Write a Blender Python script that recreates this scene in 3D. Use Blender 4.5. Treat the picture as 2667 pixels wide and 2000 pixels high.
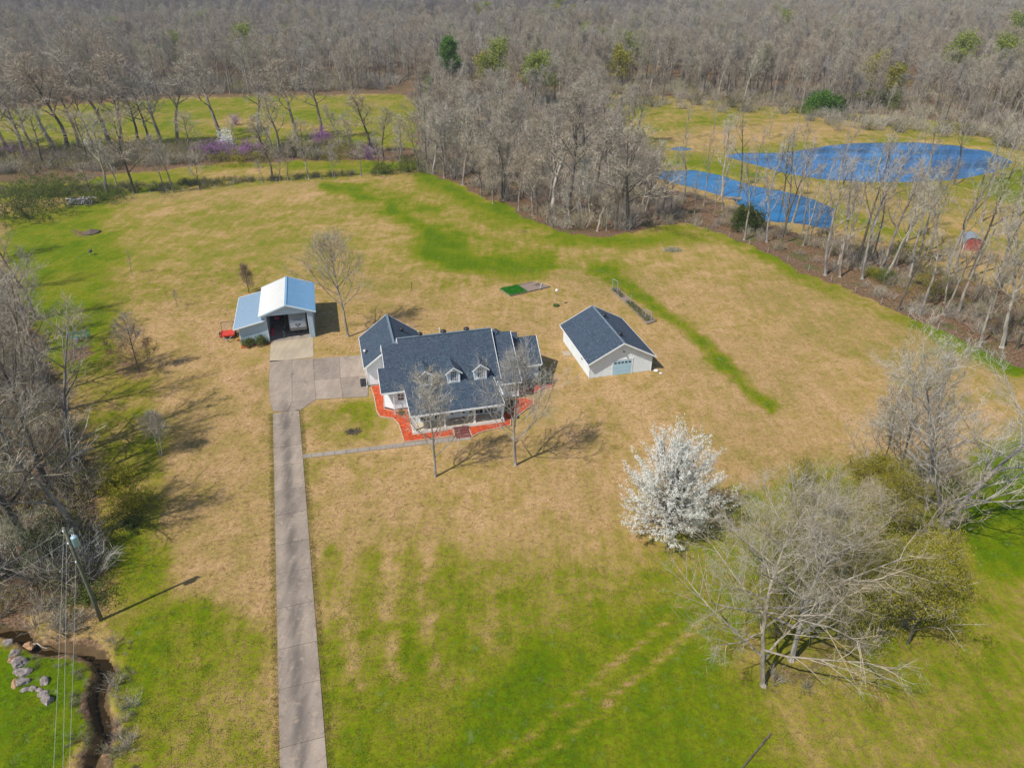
import bpy, math, random
import numpy as np
from mathutils import Vector, Matrix, noise as mnoise
R = math.radians
for b_ in list(bpy.data.objects): bpy.data.objects.remove(b_)
SC = bpy.context.scene
COL = SC.collection
# ------------------------------------------------------------------ camera
CAMH = 46.0
PITCH = math.atan(1870 / 3210.0)
cam = bpy.data.cameras.new('camera'); co = bpy.data.objects.new('camera', cam); COL.objects.link(co)
co.location = (0, 0, CAMH); co.rotation_euler = (math.pi / 2 - PITCH, 0, 0)
cam.sensor_width = 36; cam.lens = 1870 / 2667 * 36; cam.clip_start = .5; cam.clip_end = 8000
SC.camera = co
# ------------------------------------------------------------------ sky and sun
SUN_EL = 51.8
SUN_TO = Vector((-.61, -.49, 1.0)).normalized()           # direction towards the sun
w = bpy.data.worlds.new('World'); SC.world = w; w.use_nodes = True
nt = w.node_tree; nt.nodes.clear()
sky = nt.nodes.new('ShaderNodeTexSky'); sky.sky_type = 'NISHITA'; sky.sun_disc = False
sky.sun_elevation = R(SUN_EL); sky.sun_rotation = math.atan2(SUN_TO.x, SUN_TO.y)
sky.air_density = 1.0; sky.dust_density = .6; sky.ozone_density = 1.5
bg = nt.nodes.new('ShaderNodeBackground'); bg.inputs[1].default_value = .096
wo = nt.nodes.new('ShaderNodeOutputWorld')
nt.links.new(sky.outputs[0], bg.inputs[0]); nt.links.new(bg.outputs[0], wo.inputs[0])
sl = bpy.data.lights.new('sun', 'SUN'); sl.energy = 3.75; sl.angle = R(.55); sl.color = (1, .945, .86)
so = bpy.data.objects.new('sun', sl); COL.objects.link(so)
so.rotation_euler = SUN_TO.to_track_quat('Z', 'Y').to_euler(); so.location = (-60, -40, 100)
SC.view_settings.view_transform = 'Standard'; SC.view_settings.look = 'None'
SC.view_settings.exposure = .47; SC.view_settings.gamma = 1; SC.view_settings.use_curve_mapping = False
SC.cycles.max_bounces = 6; SC.cycles.diffuse_bounces = 2; SC.cycles.glossy_bounces = 2
SC.cycles.transmission_bounces = 2; SC.cycles.volume_bounces = 0
# ------------------------------------------------------------------ pixel -> ground helpers (survey of the photograph)
_s, _c = math.sin(PITCH), math.cos(PITCH)
K = 2667 / 2212.0
def gp(x, y, z=0.):                     # photograph pixel (2667 wide) to the ground point
    x -= 1333.5; y -= 1000
    t = (CAMH - z) / (1870 * _s + y * _c)
    return Vector((x * t, (1870 * _c - y * _s) * t, z))
def at(px, py, z=0.): return gp(px * K, py * K, z)
def proj(X, Y, Z=0.):                   # ground to pixel (2212 wide), arrays
    Z = Z - CAMH
    d = np.maximum(Y * _c - Z * _s, 4.0); u = -Z * _c - Y * _s
    return (1333.5 + 1870 * X / d) / K, (1000 + 1870 * u / d) / K
# ------------------------------------------------------------------ tagging
def tag(o, label=None, cat=None, group=None, kind=None):
    if label: o['label'] = label
    if cat: o['category'] = cat
    if group: o['group'] = group
    if kind: o['kind'] = kind
    return o
def empty(name, loc=(0, 0, 0), rz=0., label=None, cat=None, group=None):
    o = bpy.data.objects.new(name, None); COL.objects.link(o); o.empty_display_size = .3
    o.location = loc; o.rotation_euler = (0, 0, rz)
    return tag(o, label, cat, group)
def link(name, me, parent=None):
    o = bpy.data.objects.new(name, me); COL.objects.link(o)
    if parent is not None: o.parent = parent
    return o
class MB:
    def __init__(s): s.v = []; s.f = []; s.mi = []; s.cur = 0
    def add(s, vs, fs):
        b = len(s.v); s.v += [tuple(v) for v in vs]; s.f += [tuple(i + b for i in f) for f in fs]; s.mi += [s.cur] * len(fs); return s
    def box(s, x0, y0, z0, x1, y1, z1):
        return s.add([(x0, y0, z0), (x1, y0, z0), (x1, y1, z0), (x0, y1, z0), (x0, y0, z1), (x1, y0, z1), (x1, y1, z1), (x0, y1, z1)],
                     [(0, 3, 2, 1), (4, 5, 6, 7), (0, 1, 5, 4), (1, 2, 6, 5), (2, 3, 7, 6), (3, 0, 4, 7)])
    def slab(s, pts, t):                # polygon of 3-D points thickened straight down by t
        n = len(pts)
        return s.add([tuple(p) for p in pts] + [(p[0], p[1], p[2] - t) for p in pts],
                     [tuple(range(n)), tuple(range(2 * n - 1, n - 1, -1))] + [(i + n, (i + 1) % n + n, (i + 1) % n, i) for i in range(n)])
    def prism_x(s, prof, x0, x1):       # (y,z) outline pushed along x
        n = len(prof)
        return s.add([(x0, a, b) for a, b in prof] + [(x1, a, b) for a, b in prof],
                     [tuple(range(n - 1, -1, -1)), tuple(range(n, 2 * n))] + [(i, (i + 1) % n, (i + 1) % n + n, i + n) for i in range(n)])
    def prism_y(s, prof, y0, y1):       # (x,z) outline pushed along y
        n = len(prof)
        return s.add([(a, y0, b) for a, b in prof] + [(a, y1, b) for a, b in prof],
                     [tuple(range(n)), tuple(range(2 * n - 1, n - 1, -1))] + [((i + 1) % n, i, i + n, (i + 1) % n + n) for i in range(n)])
    def beam(s, a, b, w, h):            # square bar from a to b
        a = Vector(a); b = Vector(b); d = (b - a).normalized()
        up = Vector((0, 0, 1)) if abs(d.z) < .95 else Vector((0, 1, 0))
        r = d.cross(up).normalized() * w / 2; u = r.cross(d).normalized() * h / 2
        q = [a - r - u, a + r - u, a + r + u, a - r + u, b - r - u, b + r - u, b + r + u, b - r + u]
        return s.add(q, [(0, 3, 2, 1), (4, 5, 6, 7), (0, 1, 5, 4), (1, 2, 6, 5), (2, 3, 7, 6), (3, 0, 4, 7)])
    def tube(s, pts, rad, n=8, caps=True):
        pts = [Vector(p) for p in pts]
        if not hasattr(rad, '__len__'): rad = [rad] * len(pts)
        vs = []; 
        for i, p in enumerate(pts):
            d = (pts[min(i + 1, len(pts) - 1)] - pts[max(i - 1, 0)]).normalized()
            up = Vector((0, 0, 1)) if abs(d.z) < .9 else Vector((1, 0, 0))
            r = d.cross(up).normalized(); u = r.cross(d).normalized()
            for k in range(n):
                a = 2 * math.pi * k / n; vs.append(p + (r * math.cos(a) + u * math.sin(a)) * rad[i])
        fs = []
        for i in range(len(pts) - 1):
            for k in range(n): fs.append((i * n + k, i * n + (k + 1) % n, (i + 1) * n + (k + 1) % n, (i + 1) * n + k))
        if caps: fs.append(tuple(range(n - 1, -1, -1))); fs.append(tuple(range((len(pts) - 1) * n, len(pts) * n)))
        return s.add(vs, fs)
    def lathe(s, prof, cx=0, cy=0, n=12):
        vs = []
        for r, z in prof:
            for k in range(n):
                a = 2 * math.pi * k / n; vs.append((cx + r * math.cos(a), cy + r * math.sin(a), z))
        fs = [(i * n + k, i * n + (k + 1) % n, (i + 1) * n + (k + 1) % n, (i + 1) * n + k) for i in range(len(prof) - 1) for k in range(n)]
        fs.append(tuple(range(n - 1, -1, -1))); fs.append(tuple(range((len(prof) - 1) * n, len(prof) * n)))
        return s.add(vs, fs)
    def mesh(s, name, mats, smooth=False):
        me = bpy.data.meshes.new(name); me.from_pydata(s.v, [], s.f)
        for m in (mats if isinstance(mats, (list, tuple)) else [mats]): me.materials.append(m)
        if any(s.mi): me.polygons.foreach_set('material_index', s.mi)
        if smooth: me.polygons.foreach_set('use_smooth', [True] * len(me.polygons))
        me.update(); return me
    def build(s, name, mats, parent=None, smooth=False): return link(name, s.mesh(name, mats, smooth), parent)
# ------------------------------------------------------------------ materials
def new_mat(name):
    m = bpy.data.materials.new(name); m.use_nodes = True; n = m.node_tree; n.nodes.clear()
    o = n.nodes.new('ShaderNodeOutputMaterial'); p = n.nodes.new('ShaderNodeBsdfPrincipled'); n.links.new(p.outputs[0], o.inputs[0])
    return m, n, p
class NT:
    def __init__(s, n): s.n = n
    def node(s, t, **k):
        q = s.n.nodes.new(t)
        for a, b in k.items(): setattr(q, a, b)
        return q
    def set(s, sock, v):
        if hasattr(v, 'is_linked') or isinstance(v, bpy.types.NodeSocket): s.n.links.new(v, sock)
        elif isinstance(v, (tuple, list)) and len(v) == 3 and sock.type == 'RGBA': sock.default_value = (*v, 1)
        else: sock.default_value = v
    def math(s, op, a, b=0., c=0., clamp=False):
        q = s.node('ShaderNodeMath', operation=op, use_clamp=clamp); s.set(q.inputs[0], a); s.set(q.inputs[1], b); s.set(q.inputs[2], c); return q.outputs[0]
    def noise(s, vec, scale, detail=3, rough=.55, dist=0.):
        q = s.node('ShaderNodeTexNoise'); s.set(q.inputs['Vector'], vec); q.inputs['Scale'].default_value = scale
        q.inputs['Detail'].default_value = detail; q.inputs['Roughness'].default_value = rough; q.inputs['Distortion'].default_value = dist; return q.outputs[0]
    def mix(s, f, a, b, mode='MIX'):
        q = s.node('ShaderNodeMix', data_type='RGBA', blend_type=mode); s.set(q.inputs[0], f); s.set(q.inputs[6], a); s.set(q.inputs[7], b); return q.outputs[2]
    def maprange(s, v, a, b, c=0., d=1., smooth=True):
        q = s.node('ShaderNodeMapRange', interpolation_type='SMOOTHSTEP' if smooth else 'LINEAR'); s.set(q.inputs[0], v)
        for i, x in enumerate((a, b, c, d)): s.set(q.inputs[i + 1], x)
        return q.outputs[0]
    def obj(s): return s.node('ShaderNodeTexCoord').outputs['Object']
    def mapping(s, vec, scale=(1, 1, 1), rot=(0, 0, 0)):
        q = s.node('ShaderNodeMapping'); s.set(q.inputs[0], vec); q.inputs['Scale'].default_value = scale; q.inputs['Rotation'].default_value = rot; return q.outputs[0]
    def ramp(s, f, stops):
        q = s.node('ShaderNodeValToRGB'); s.set(q.inputs[0], f); e = q.color_ramp.elements
        while len(e) < len(stops): e.new(.5)
        for i, (p, c) in enumerate(stops): e[i].position = p; e[i].color = (*c, 1)
        return q.outputs[0]
    def bump(s, h, strength=.5, dist=.02):
        q = s.node('ShaderNodeBump'); s.set(q.inputs['Height'], h); q.inputs['Strength'].default_value = strength; q.inputs['Distance'].default_value = dist; return q.outputs[0]
def simple(name, col, rough=.6, var=.15, scale=3., metal=0., bump=0., spec=None, col2=None):
    m, n, p = new_mat(name); t = NT(n); v = t.obj()
    nz = t.noise(v, scale, 4, .6); nz2 = t.noise(v, scale * 9, 2, .6)
    f = t.maprange(t.math('ADD', t.math('MULTIPLY', nz, .6), t.math('MULTIPLY', nz2, .4)), .3, .7)
    lo = tuple(c * (1 - var) for c in col) if col2 is None else col2; hi = tuple(min(1, c * (1 + var * .7)) for c in col)
    n.links.new(t.mix(f, lo, hi), p.inputs['Base Color']); p.inputs['Roughness'].default_value = rough; p.inputs['Metallic'].default_value = metal
    if spec is not None: p.inputs['Specular IOR Level'].default_value = spec
    if bump: n.links.new(t.bump(nz2, bump, .03), p.inputs['Normal'])
    return m
M = {}
M['white'] = simple('white_paint', (.70, .72, .72), .5, .09, 1.2)
M['siding'] = simple('white_siding', (.74, .80, .82), .55, .08, .8)
M['trim'] = simple('white_trim', (.78, .80, .80), .45, .05, 2)
M['brick'] = simple('maroon_brick', (.16, .045, .04), .85, .35, 4)
M['glass'] = simple('window_glass', (.035, .032, .03), .08, .5, 1.2, spec=.6)
M['dark'] = simple('black_metal', (.02, .02, .022), .45, .3, 5)
M['darkgrey'] = simple('dark_grey', (.06, .06, .065), .6, .3, 5)
M['steel'] = simple('galvanised_steel', (.42, .45, .48), .4, .15, 6, metal=.6)
M['deck'] = simple('porch_concrete', (.52, .44, .32), .85, .12, 2)
M['wood'] = simple('weathered_wood', (.26, .21, .15), .85, .3, 5)
M['greywood'] = simple('grey_wood', (.33, .31, .30), .85, .3, 5)
M['red'] = simple('red_paint', (.55, .045, .015), .45, .2, 3)
M['redbarn'] = simple('faded_red_boards', (.30, .07, .06), .8, .25, 3)
M['green_metal'] = simple('green_paint', (.03, .22, .14), .45, .25, 3)
M['blueglass'] = simple('blue_grey_metal', (.30, .42, .50), .4, .15, 4, metal=.2)
M['rv'] = simple('travel_trailer_shell', (.62, .60, .56), .4, .06, 1)
M['rvlow'] = simple('tan_shell', (.42, .38, .30), .5, .08, 1)
M['rubber'] = simple('rubber', (.018, .018, .018), .8, .3, 6)
M['orange'] = simple('orange_clay_pots', (.5, .22, .06), .7, .2, 4)
M['plastic_white'] = simple('white_plastic', (.75, .72, .72), .5, .1, 3)
M['rock'] = simple('grey_limestone', (.30, .26, .245), .9, .45, 2.4, bump=.8, col2=(.10, .075, .055))
M['rock_tan'] = simple('tan_limestone', (.40, .24, .12), .9, .35, 3., bump=.6, col2=(.20, .12, .07))
M['pole'] = simple('treated_pole', (.13, .13, .085), .85, .3, 3)
M['wire'] = simple('aluminium_wire', (.42, .42, .40), .5, .1, 3)
M['transformer'] = simple('transformer_paint', (.33, .47, .55), .4, .1, 3)
M['roofwhite'] = simple('white_roof_sheet', (.64, .64, .61), .6, .04, .8)
M['roofblue_shade'] = simple('roof_sheet_off_sun_tint', (.17, .33, .50), .5, .08, .6)  # dimmer, bluish light of the carport's right slope put into the colour
M['wallblue'] = simple('pale_blue_steel_wall', (.40, .52, .60), .45, .08, 1)
M['mulch'] = simple('red_mulch', (.56, .085, .016), .95, .45, 4, bump=1., col2=(.14, .014, .006))
M['mulchdark'] = simple('old_mulch', (.16, .035, .03), .95, .4, 7, bump=1.)
M['soil'] = simple('garden_soil', (.25, .18, .15), .95, .4, 6, bump=1.)
M['dirt'] = simple('dirt_heap', (.11, .08, .06), .95, .4, 3, bump=1.)
M['redtool'] = simple('red_plastic', (.60, .015, .05), .4, .15, 4)
def shingle_mat(name, ax):
    m, n, p = new_mat(name); t = NT(n); v = t.obj(); sp = t.node('ShaderNodeSeparateXYZ'); n.links.new(v, sp.inputs[0])
    cb = t.node('ShaderNodeCombineXYZ'); n.links.new(sp.outputs[ax], cb.inputs[0]); n.links.new(t.math('MULTIPLY', sp.outputs[2], 1.7), cb.inputs[1])
    br = t.node('ShaderNodeTexBrick'); n.links.new(cb.outputs[0], br.inputs[0]); br.inputs['Scale'].default_value = 1
    br.inputs['Brick Width'].default_value = .42; br.inputs['Row Height'].default_value = .2; br.inputs['Mortar Size'].default_value = .012
    br.inputs['Color1'].default_value = (.024, .044, .070, 1); br.inputs['Color2'].default_value = (.046, .076, .110, 1); br.inputs['Mortar'].default_value = (.025, .036, .05, 1)
    nz = t.noise(v, .5, 4); fine = t.noise(v, 11, 2)
    mid = t.noise(v, 4.2, 4, .8)
    c = t.mix(t.math('MULTIPLY', t.maprange(t.noise(v, 6, 3, .8), .5, .62, 0, 1), .75), br.outputs[0], (.095, .135, .17)); c = t.mix(t.math('MULTIPLY', t.maprange(mid, .49, .57), .75), c, (.014, .027, .05))
    c2 = t.mix(t.math('MULTIPLY', t.maprange(nz, .4, .7), .35), c, (.05, .06, .10))
    n.links.new(c2, p.inputs['Base Color']); p.inputs['Roughness'].default_value = .85
    n.links.new(t.bump(t.math('ADD', br.outputs[1], fine), .5, .02), p.inputs['Normal']); return m
M['shingle'] = shingle_mat('slate_blue_shingles', 0); M['shingle_y'] = shingle_mat('slate_blue_shingles_cross', 1)
def concrete(name, col, stain, drive=False):
    m, n, p = new_mat(name); t = NT(n); v = t.obj(); geo = t.node('ShaderNodeNewGeometry').outputs['Position']
    A = at(598, 1659); B = at(618, 890); 
    A = (at(606, 1659) + at(706, 1659)) / 2; B = (at(590, 890) + at(646, 890)) / 2
    d = (B - A).normalized()
    big = t.noise(geo, .35, 4, .6); fine = t.noise(geo, 5, 3, .6)
    streak = t.noise(t.mapping(geo, (1.6, .25, 1), (0, 0, -math.atan2(-d.x, d.y))), 1, 4, .6)
    f = t.maprange(t.math('ADD', t.math('MULTIPLY', big, .5), t.math('MULTIPLY', streak, .5)), .38, .62)
    c = t.mix(f, col, tuple(x * .72 for x in col))
    c = t.mix(t.math('MULTIPLY', t.maprange(fine, .35, .7), .25), c, tuple(x * .6 for x in col))
    if drive:
        sp = t.node('ShaderNodeSeparateXYZ'); n.links.new(geo, sp.inputs[0])
        dist = t.math('ADD', t.math('MULTIPLY', t.math('SUBTRACT', sp.outputs[0], A.x), d.y), t.math('MULTIPLY', t.math('SUBTRACT', sp.outputs[1], A.y), -d.x))
        band = t.maprange(t.math('ABSOLUTE', t.math('ADD', dist, .12)), .0, .98, 1, 0)
        band = t.math('MULTIPLY', band, t.maprange(t.math('ADD', t.math('MULTIPLY', streak, .6), t.math('MULTIPLY', big, .4)), .36, .60, .35, .85))
        c = t.mix(t.math('MULTIPLY', band, t.maprange(sp.outputs[1], 78, 70, 0, 1)), c, stain)
    oi = t.node('ShaderNodeObjectInfo'); 
    c = t.mix(t.maprange(oi.outputs['Random'], 0, 1, 0, .36, False), c, stain); c = t.mix(t.math('MULTIPLY', t.maprange(t.noise(geo, 1.4, 5, .75), .52, .68), .35), c, (.50, .38, .27)); c = t.mix(t.math('MULTIPLY', t.maprange(t.noise(geo, .8, 5, .75, 1.5), .55, .66), .5), c, stain)
    n.links.new(c, p.inputs['Base Color']); p.inputs['Roughness'].default_value = .9; n.links.new(t.bump(fine, .3, .01), p.inputs['Normal']); return m
M['drive'] = concrete('driveway_concrete', (.375, .30, .235), (.105, .088, .073), True)
M['apron'] = concrete('new_concrete', (.46, .38, .27), (.34, .28, .2))
M['path'] = concrete('path_concrete', (.34, .29, .24), (.22, .19, .16))
M['base'] = simple('joint_filler', (.10, .085, .06), .95, .3, 4)
# ------------------------------------------------------------------ ground zones (pixel outlines of the survey)
def poly_sd(px, py, poly):
    P = np.array(poly, float); inside = np.zeros(px.shape, bool); dm = np.full(px.shape, 1e9)
    for i in range(len(P)):
        a = P[i]; b = P[(i + 1) % len(P)]; e = b - a
        tt = np.clip(((px - a[0]) * e[0] + (py - a[1]) * e[1]) / (e @ e + 1e-9), 0, 1)
        dm = np.minimum(dm, np.hypot(px - a[0] - tt * e[0], py - a[1] - tt * e[1]))
        if a[1] != b[1]:
            c = ((a[1] > py) != (b[1] > py)) & (px < (b[0] - a[0]) * (py - a[1]) / (b[1] - a[1]) + a[0]); inside ^= c
    return np.where(inside, -dm, dm)
def line_d(px, py, pts):
    P = np.array(pts, float); dm = np.full(px.shape, 1e9)
    for a, b in zip(P[:-1], P[1:]):
        e = b - a; tt = np.clip(((px - a[0]) * e[0] + (py - a[1]) * e[1]) / (e @ e), 0, 1)
        dm = np.minimum(dm, np.hypot(px - a[0] - tt * e[0], py - a[1] - tt * e[1]))
    return dm
def vnoise(X, Y, f, seed):
    x, y = X * f, Y * f; i, j = np.floor(x), np.floor(y); u, v = x - i, y - j; u = u * u * (3 - 2 * u); v = v * v * (3 - 2 * v)
    def h(a, b): q = np.sin(a * 127.1 + b * 311.7 + seed * 74.7) * 43758.5453; return q - np.floor(q)
    return (h(i, j) * (1 - u) + h(i + 1, j) * u) * (1 - v) + (h(i, j + 1) * (1 - u) + h(i + 1, j + 1) * u) * v
def sm(x): x = np.clip(x, 0, 1); return x * x * (3 - 2 * x)
POND1 = [(1568, 333), (1600, 328), (1690, 328), (1730, 322), (1790, 313), (1850, 307), (1980, 305), (2060, 312), (2130, 325), (2175, 343), (2180, 352), (2140, 370), (2060, 385), (1980, 390), (1880, 391), (1780, 385), (1700, 372), (1640, 355), (1585, 340)]
POND2 = [(1412, 378), (1430, 367), (1500, 365), (1560, 377), (1620, 398), (1690, 410), (1750, 425), (1802, 448), (1800, 470), (1785, 490), (1740, 480), (1650, 473), (1642, 452), (1600, 440), (1590, 428), (1530, 410), (1450, 390)]
POND3 = [(1448, 320), (1470, 316), (1495, 320), (1470, 324)]
def wp(poly, z=0.): return [at(x, y, z) for x, y in poly]
CRK_C = [(-60, 800), (30, 790), (110, 800), (170, 870), (240, 905), (400, 915), (520, 920), (610, 960), (655, 1040), (610, 1150), (590, 1250), (625, 1350), (640, 1430), (600, 1520), (560, 1600), (600, 1700), (660, 1850)]
CREEK = [gp(x * .422, 1300 + y * .422) for x, y in CRK_C]
WOOD_C = [(905, 372), (1000, 398), (1110, 450), (1190, 492), (1290, 510), (1480, 484), (1600, 520), (1700, 565), (1790, 605), (1990, 695), (2120, 760), (2330, 850), (2330, 700), (2130, 618), (1930, 555), (1800, 512), (1700, 498), (1640, 478), (1560, 440), (1420, 400), (1420, 330), (1300, 250), (1290, 205), (900, 210)]
WOOD_L = [(-400, 690), (20, 600), (60, 700), (120, 800), (180, 950), (215, 1100), (225, 1250), (120, 1310), (0, 1350), (-400, 1400)]
def xy(pts): return np.array([(p.x, p.y) for p in pts])
CREEK_XY = xy(CREEK)
def creek_dist(X, Y): return line_d(X, Y, CREEK_XY)
P1W, P2W, P3W = (xy(wp(p)) for p in (POND1, POND2, POND3))
def ground_z(X, Y):
    X = np.asarray(X, float); Y = np.asarray(Y, float)
    z = 34 * sm((Y - 560) / 520) * sm((260 - X) / 620) + 10 * sm((Y - 800) / 900)
    z = z + .25 * np.sin(X * .021 + 1) * np.sin(Y * .017) * sm((np.hypot(X, Y - 70) - 60) / 80)
    near = (Y < 70) & (X < 0)
    cd = np.where(near, creek_dist(X, Y), 99)
    wob = .9 * (vnoise(X, Y, .55, 11) - .5) + .35 * (vnoise(X, Y, 1.7, 12) - .5)
    z = z - 1.15 * (1 - sm((cd - .12 - wob * .7) / .75))
    for P in (P1W, P2W, P3W):
        b0 = P.min(0) - 12; b1 = P.max(0) + 12
        m = (X > b0[0]) & (X < b1[0]) & (Y > b0[1]) & (Y < b1[1])
        if m.any():
            sd = poly_sd(X[m], Y[m], P); z[m] = z[m] * sm(sd / 10) - 1.3 * (1 - sm((sd + 1.5) / 3.0))
    return z
def gz(x, y): return float(ground_z(np.array([x]), np.array([y]))[0])
def axis(segs):
    out = []
    for a, b, st in segs:
        n = max(1, round((b - a) / st)); out += list(a + (b - a) * np.arange(n) / n)
    out.append(segs[-1][1]); return np.array(out)
def build_ground():
    xs = axis([(-3000, -900, 150), (-900, -300, 30), (-300, -110, 5), (-110, -48, 1.2), (-48, -22, .3), (-22, 130, .9), (130, 300, 5), (300, 900, 30), (900, 3000, 150)])
    ys = axis([(-300, 0, 50), (0, 18, 2), (18, 46, .35), (46, 130, .8), (130, 260, 1.4), (260, 500, 5), (500, 1400, 20), (1400, 4500, 250)])
    X, Y = np.meshgrid(xs, ys); sh = X.shape; Xf, Yf = X.ravel(), Y.ravel()
    Z = ground_z(Xf, Yf)
    wa = np.clip((Yf - 20) / 60, .5, 2.2)
    px, py = proj(Xf + wa * (2.0 * (vnoise(Xf, Yf, .12, 1) - .5) + .7 * (vnoise(Xf, Yf, .5, 2) - .5) + .5 * (vnoise(Xf, Yf, 1.3, 5) - .5)), Yf + wa * (2.4 * (vnoise(Xf, Yf, .12, 3) - .5) + .8 * (vnoise(Xf, Yf, .5, 4) - .5) + .5 * (vnoise(Xf, Yf, 1.3, 6) - .5))); py = np.minimum(py, 2600); px = np.clip(px, -1500, 3700)
    g = np.full(Xf.shape, .17)
    def blob(poly, soft, val, base=None):
        nonlocal g
        wgt = sm(.5 - poly_sd(px, py, poly) / (soft * 1.25)); g = g * (1 - wgt) + val * wgt
    def stroke(pts, wd, val, soft=1.):
        nonlocal g
        wgt = (1 - sm(line_d(px, py, pts) / (wd * 1.05 * soft))) * .95; g = g * (1 - wgt) + val * wgt
    FAR = [(-1500, -200), (3700, -200), (3700, 300), (2212, 285), (1950, 255), (1750, 238), (1500, 218), (1290, 200), (900, 215), (860, 205), (380, 215), (0, 240), (-1500, 300)]
    # back fields
    blob([(-1500, 240), (0, 240), (380, 215), (860, 205), (930, 240), (930, 340), (700, 330), (300, 320), (-1500, 340)], 10, .60)
    blob([(380, 262), (520, 255), (700, 270), (690, 282), (500, 280)], 12, .35)
    blob([(640, 215), (860, 208), (880, 222), (640, 232)], 10, .5)
    blob([(-1500, 360), (120, 385), (560, 345), (900, 345), (905, 372), (0, 440), (-1500, 470)], 16, .66)
    blob([(380, 372), (560, 362), (700, 372), (560, 385), (420, 392)], 14, .38)
    blob([(1290, 200), (1500, 218), (1950, 255), (2330, 290), (2330, 620), (2212, 560), (1900, 520), (1800, 490), (1640, 440), (1420, 372), (1340, 280)], 12, .48)
    blob([(1400, 290), (1700, 258), (1950, 280), (1700, 300), (1500, 330)], 20, .20)
    blob([(1560, 345), (1640, 372), (1800, 402), (2000, 440), (2212, 430), (2212, 520), (1950, 500), (1800, 440), (1640, 395)], 14, .34)
    blob([(1480, 340), (1570, 345), (1650, 385), (1560, 370), (1440, 355)], 10, .75)
    blob([(2090, 390), (2330, 350), (2330, 450), (2150, 440)], 20, .8)
    # upper lawn
    blob([(60, 450), (330, 425), (620, 430), (640, 560), (560, 640), (330, 650), (200, 720), (110, 700), (60, 560)], 70, .42)
    blob([(0, 460), (240, 435), (270, 500), (238, 640), (232, 720), (40, 720)], 40, .80)
    blob([(250, 480), (700, 420), (1100, 500), (1500, 600), (1200, 620), (700, 640), (400, 640)], 90, .40); blob([(620, 560), (900, 480), (1500, 510), (1500, 590), (1100, 600), (800, 610)], 50, .36)
    blob([(700, 400), (905, 378), (1000, 400), (1100, 470), (1190, 520), (1200, 570), (950, 570), (860, 500), (700, 430)], 50, .46)
    stroke([(850, 450), (890, 480), (925, 520), (960, 560), (1040, 578), (1190, 580)], 24, .95, 1.4)
    stroke([(930, 530), (990, 565)], 45, .98, 1.3)
    stroke([(905, 378), (950, 390), (1010, 420), (1090, 455), (1130, 470)], 26, .93, 1.3)
    stroke([(1130, 470), (1190, 498), (1290, 516), (1400, 515), (1480, 505)], 22, .86, 1.5)
    stroke([(1100, 480), (1180, 500)], 10, .5, 1.5)
    for a in ((785, 426, 22), (740, 408, 30), (935, 450, 20), (1300, 582, 24), (1330, 600, 14), (1085, 570, 20)): stroke([(a[0] - a[2], a[1] - 2), (a[0] + a[2], a[1] + 3)], 12, .92, 1.5)
    stroke([(1340, 605), (1400, 640), (1470, 700), (1530, 750), (1590, 810), (1630, 850), (1668, 872)], 14, .88, 1.6)
    stroke([(1500, 730), (1560, 790)], 10, .9, 1.4)
    stroke([(1490, 500), (1590, 520), (1700, 568), (1790, 612), (1850, 640), (1990, 700), (2100, 752), (2230, 810)], 22, .62, 1.5)
    stroke([(1640, 545), (1700, 570), (1780, 608)], 12, .92, 1.5)
    stroke([(2000, 715), (2100, 758), (2200, 800)], 24, .9, 1.5)
    blob([(1480, 520), (1700, 590), (1850, 660), (2212, 840), (2212, 900), (2000, 880), (1800, 760), (1600, 640), (1450, 560)], 60, .30)
    # left of the drive
    blob([(170, 800), (330, 760), (360, 900), (350, 1100), (340, 1320), (220, 1330), (200, 1000)], 60, .52)
    stroke([(250, 1180), (330, 1210), (300, 1300)], 50, .8, 1.5)
    blob([(60, 690), (230, 660), (260, 760), (170, 820), (90, 790)], 40, .8)
    blob([(225, 1335), (420, 1300), (560, 1340), (596, 1400), (640, 2600), (100, 2600), (235, 1500)], 60, .50)
    blob([(260, 1330), (430, 1310), (480, 1400), (420, 1560), (300, 1620), (250, 1450)], 60, .74)
    blob([(-1500, 1390), (0, 1392), (110, 1400), (195, 1425), (195, 1560), (140, 1660), (100, 2600), (-1500, 2600)], 24, .95)
    # front lawn
    blob([(660, 870), (860, 850), (830, 930), (760, 980), (662, 985)], 40, .36)
    blob([(740, 880), (820, 860), (840, 900), (780, 930)], 40, .7)
    blob([(655, 990), (690, 985), (690, 1040), (660, 1040)], 20, .45)
    blob([(690, 1290), (740, 1220), (900, 1185), (1100, 1210), (1300, 1185), (1480, 1150), (1590, 1070), (1850, 1015), (2330, 950), (3700, 900), (3700, 2600), (680, 2600)], 110, .58)
    blob([(880, 1620), (1000, 1480), (1180, 1380), (1400, 1290), (1560, 1240), (1600, 1500), (1700, 1660), (1700, 2600), (700, 2600)], 120, .86)
    blob([(700, 1400), (900, 1330), (1050, 1400), (950, 1600), (700, 2000)], 90, .74)
    blob([(1540, 1150), (1640, 1070), (1800, 1030), (1850, 1150), (1600, 1230)], 60, .80)
    blob([(2110, 960), (2330, 930), (2330, 1230), (2110, 1260), (2050, 1120)], 50, .97)
    blob([(1990, 1400), (2100, 1290), (2330, 1270), (2330, 1660), (2110, 1660)], 110, .56)
    blob([(2100, 1560), (2330, 1520), (2330, 2600), (2140, 1800)], 70, .44)
    for k in range(7): 
        x = 715 + k * 40; stroke([(x, 1190), (x + 10 + k * 5, 1480)], 14, .20 if k % 2 else .66, 1.6)
    for a, b in (((1020, 1690), (1500, 1275)), ((1085, 1700), (1530, 1325))): stroke([a, b], 10, .34, 1.0)
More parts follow.
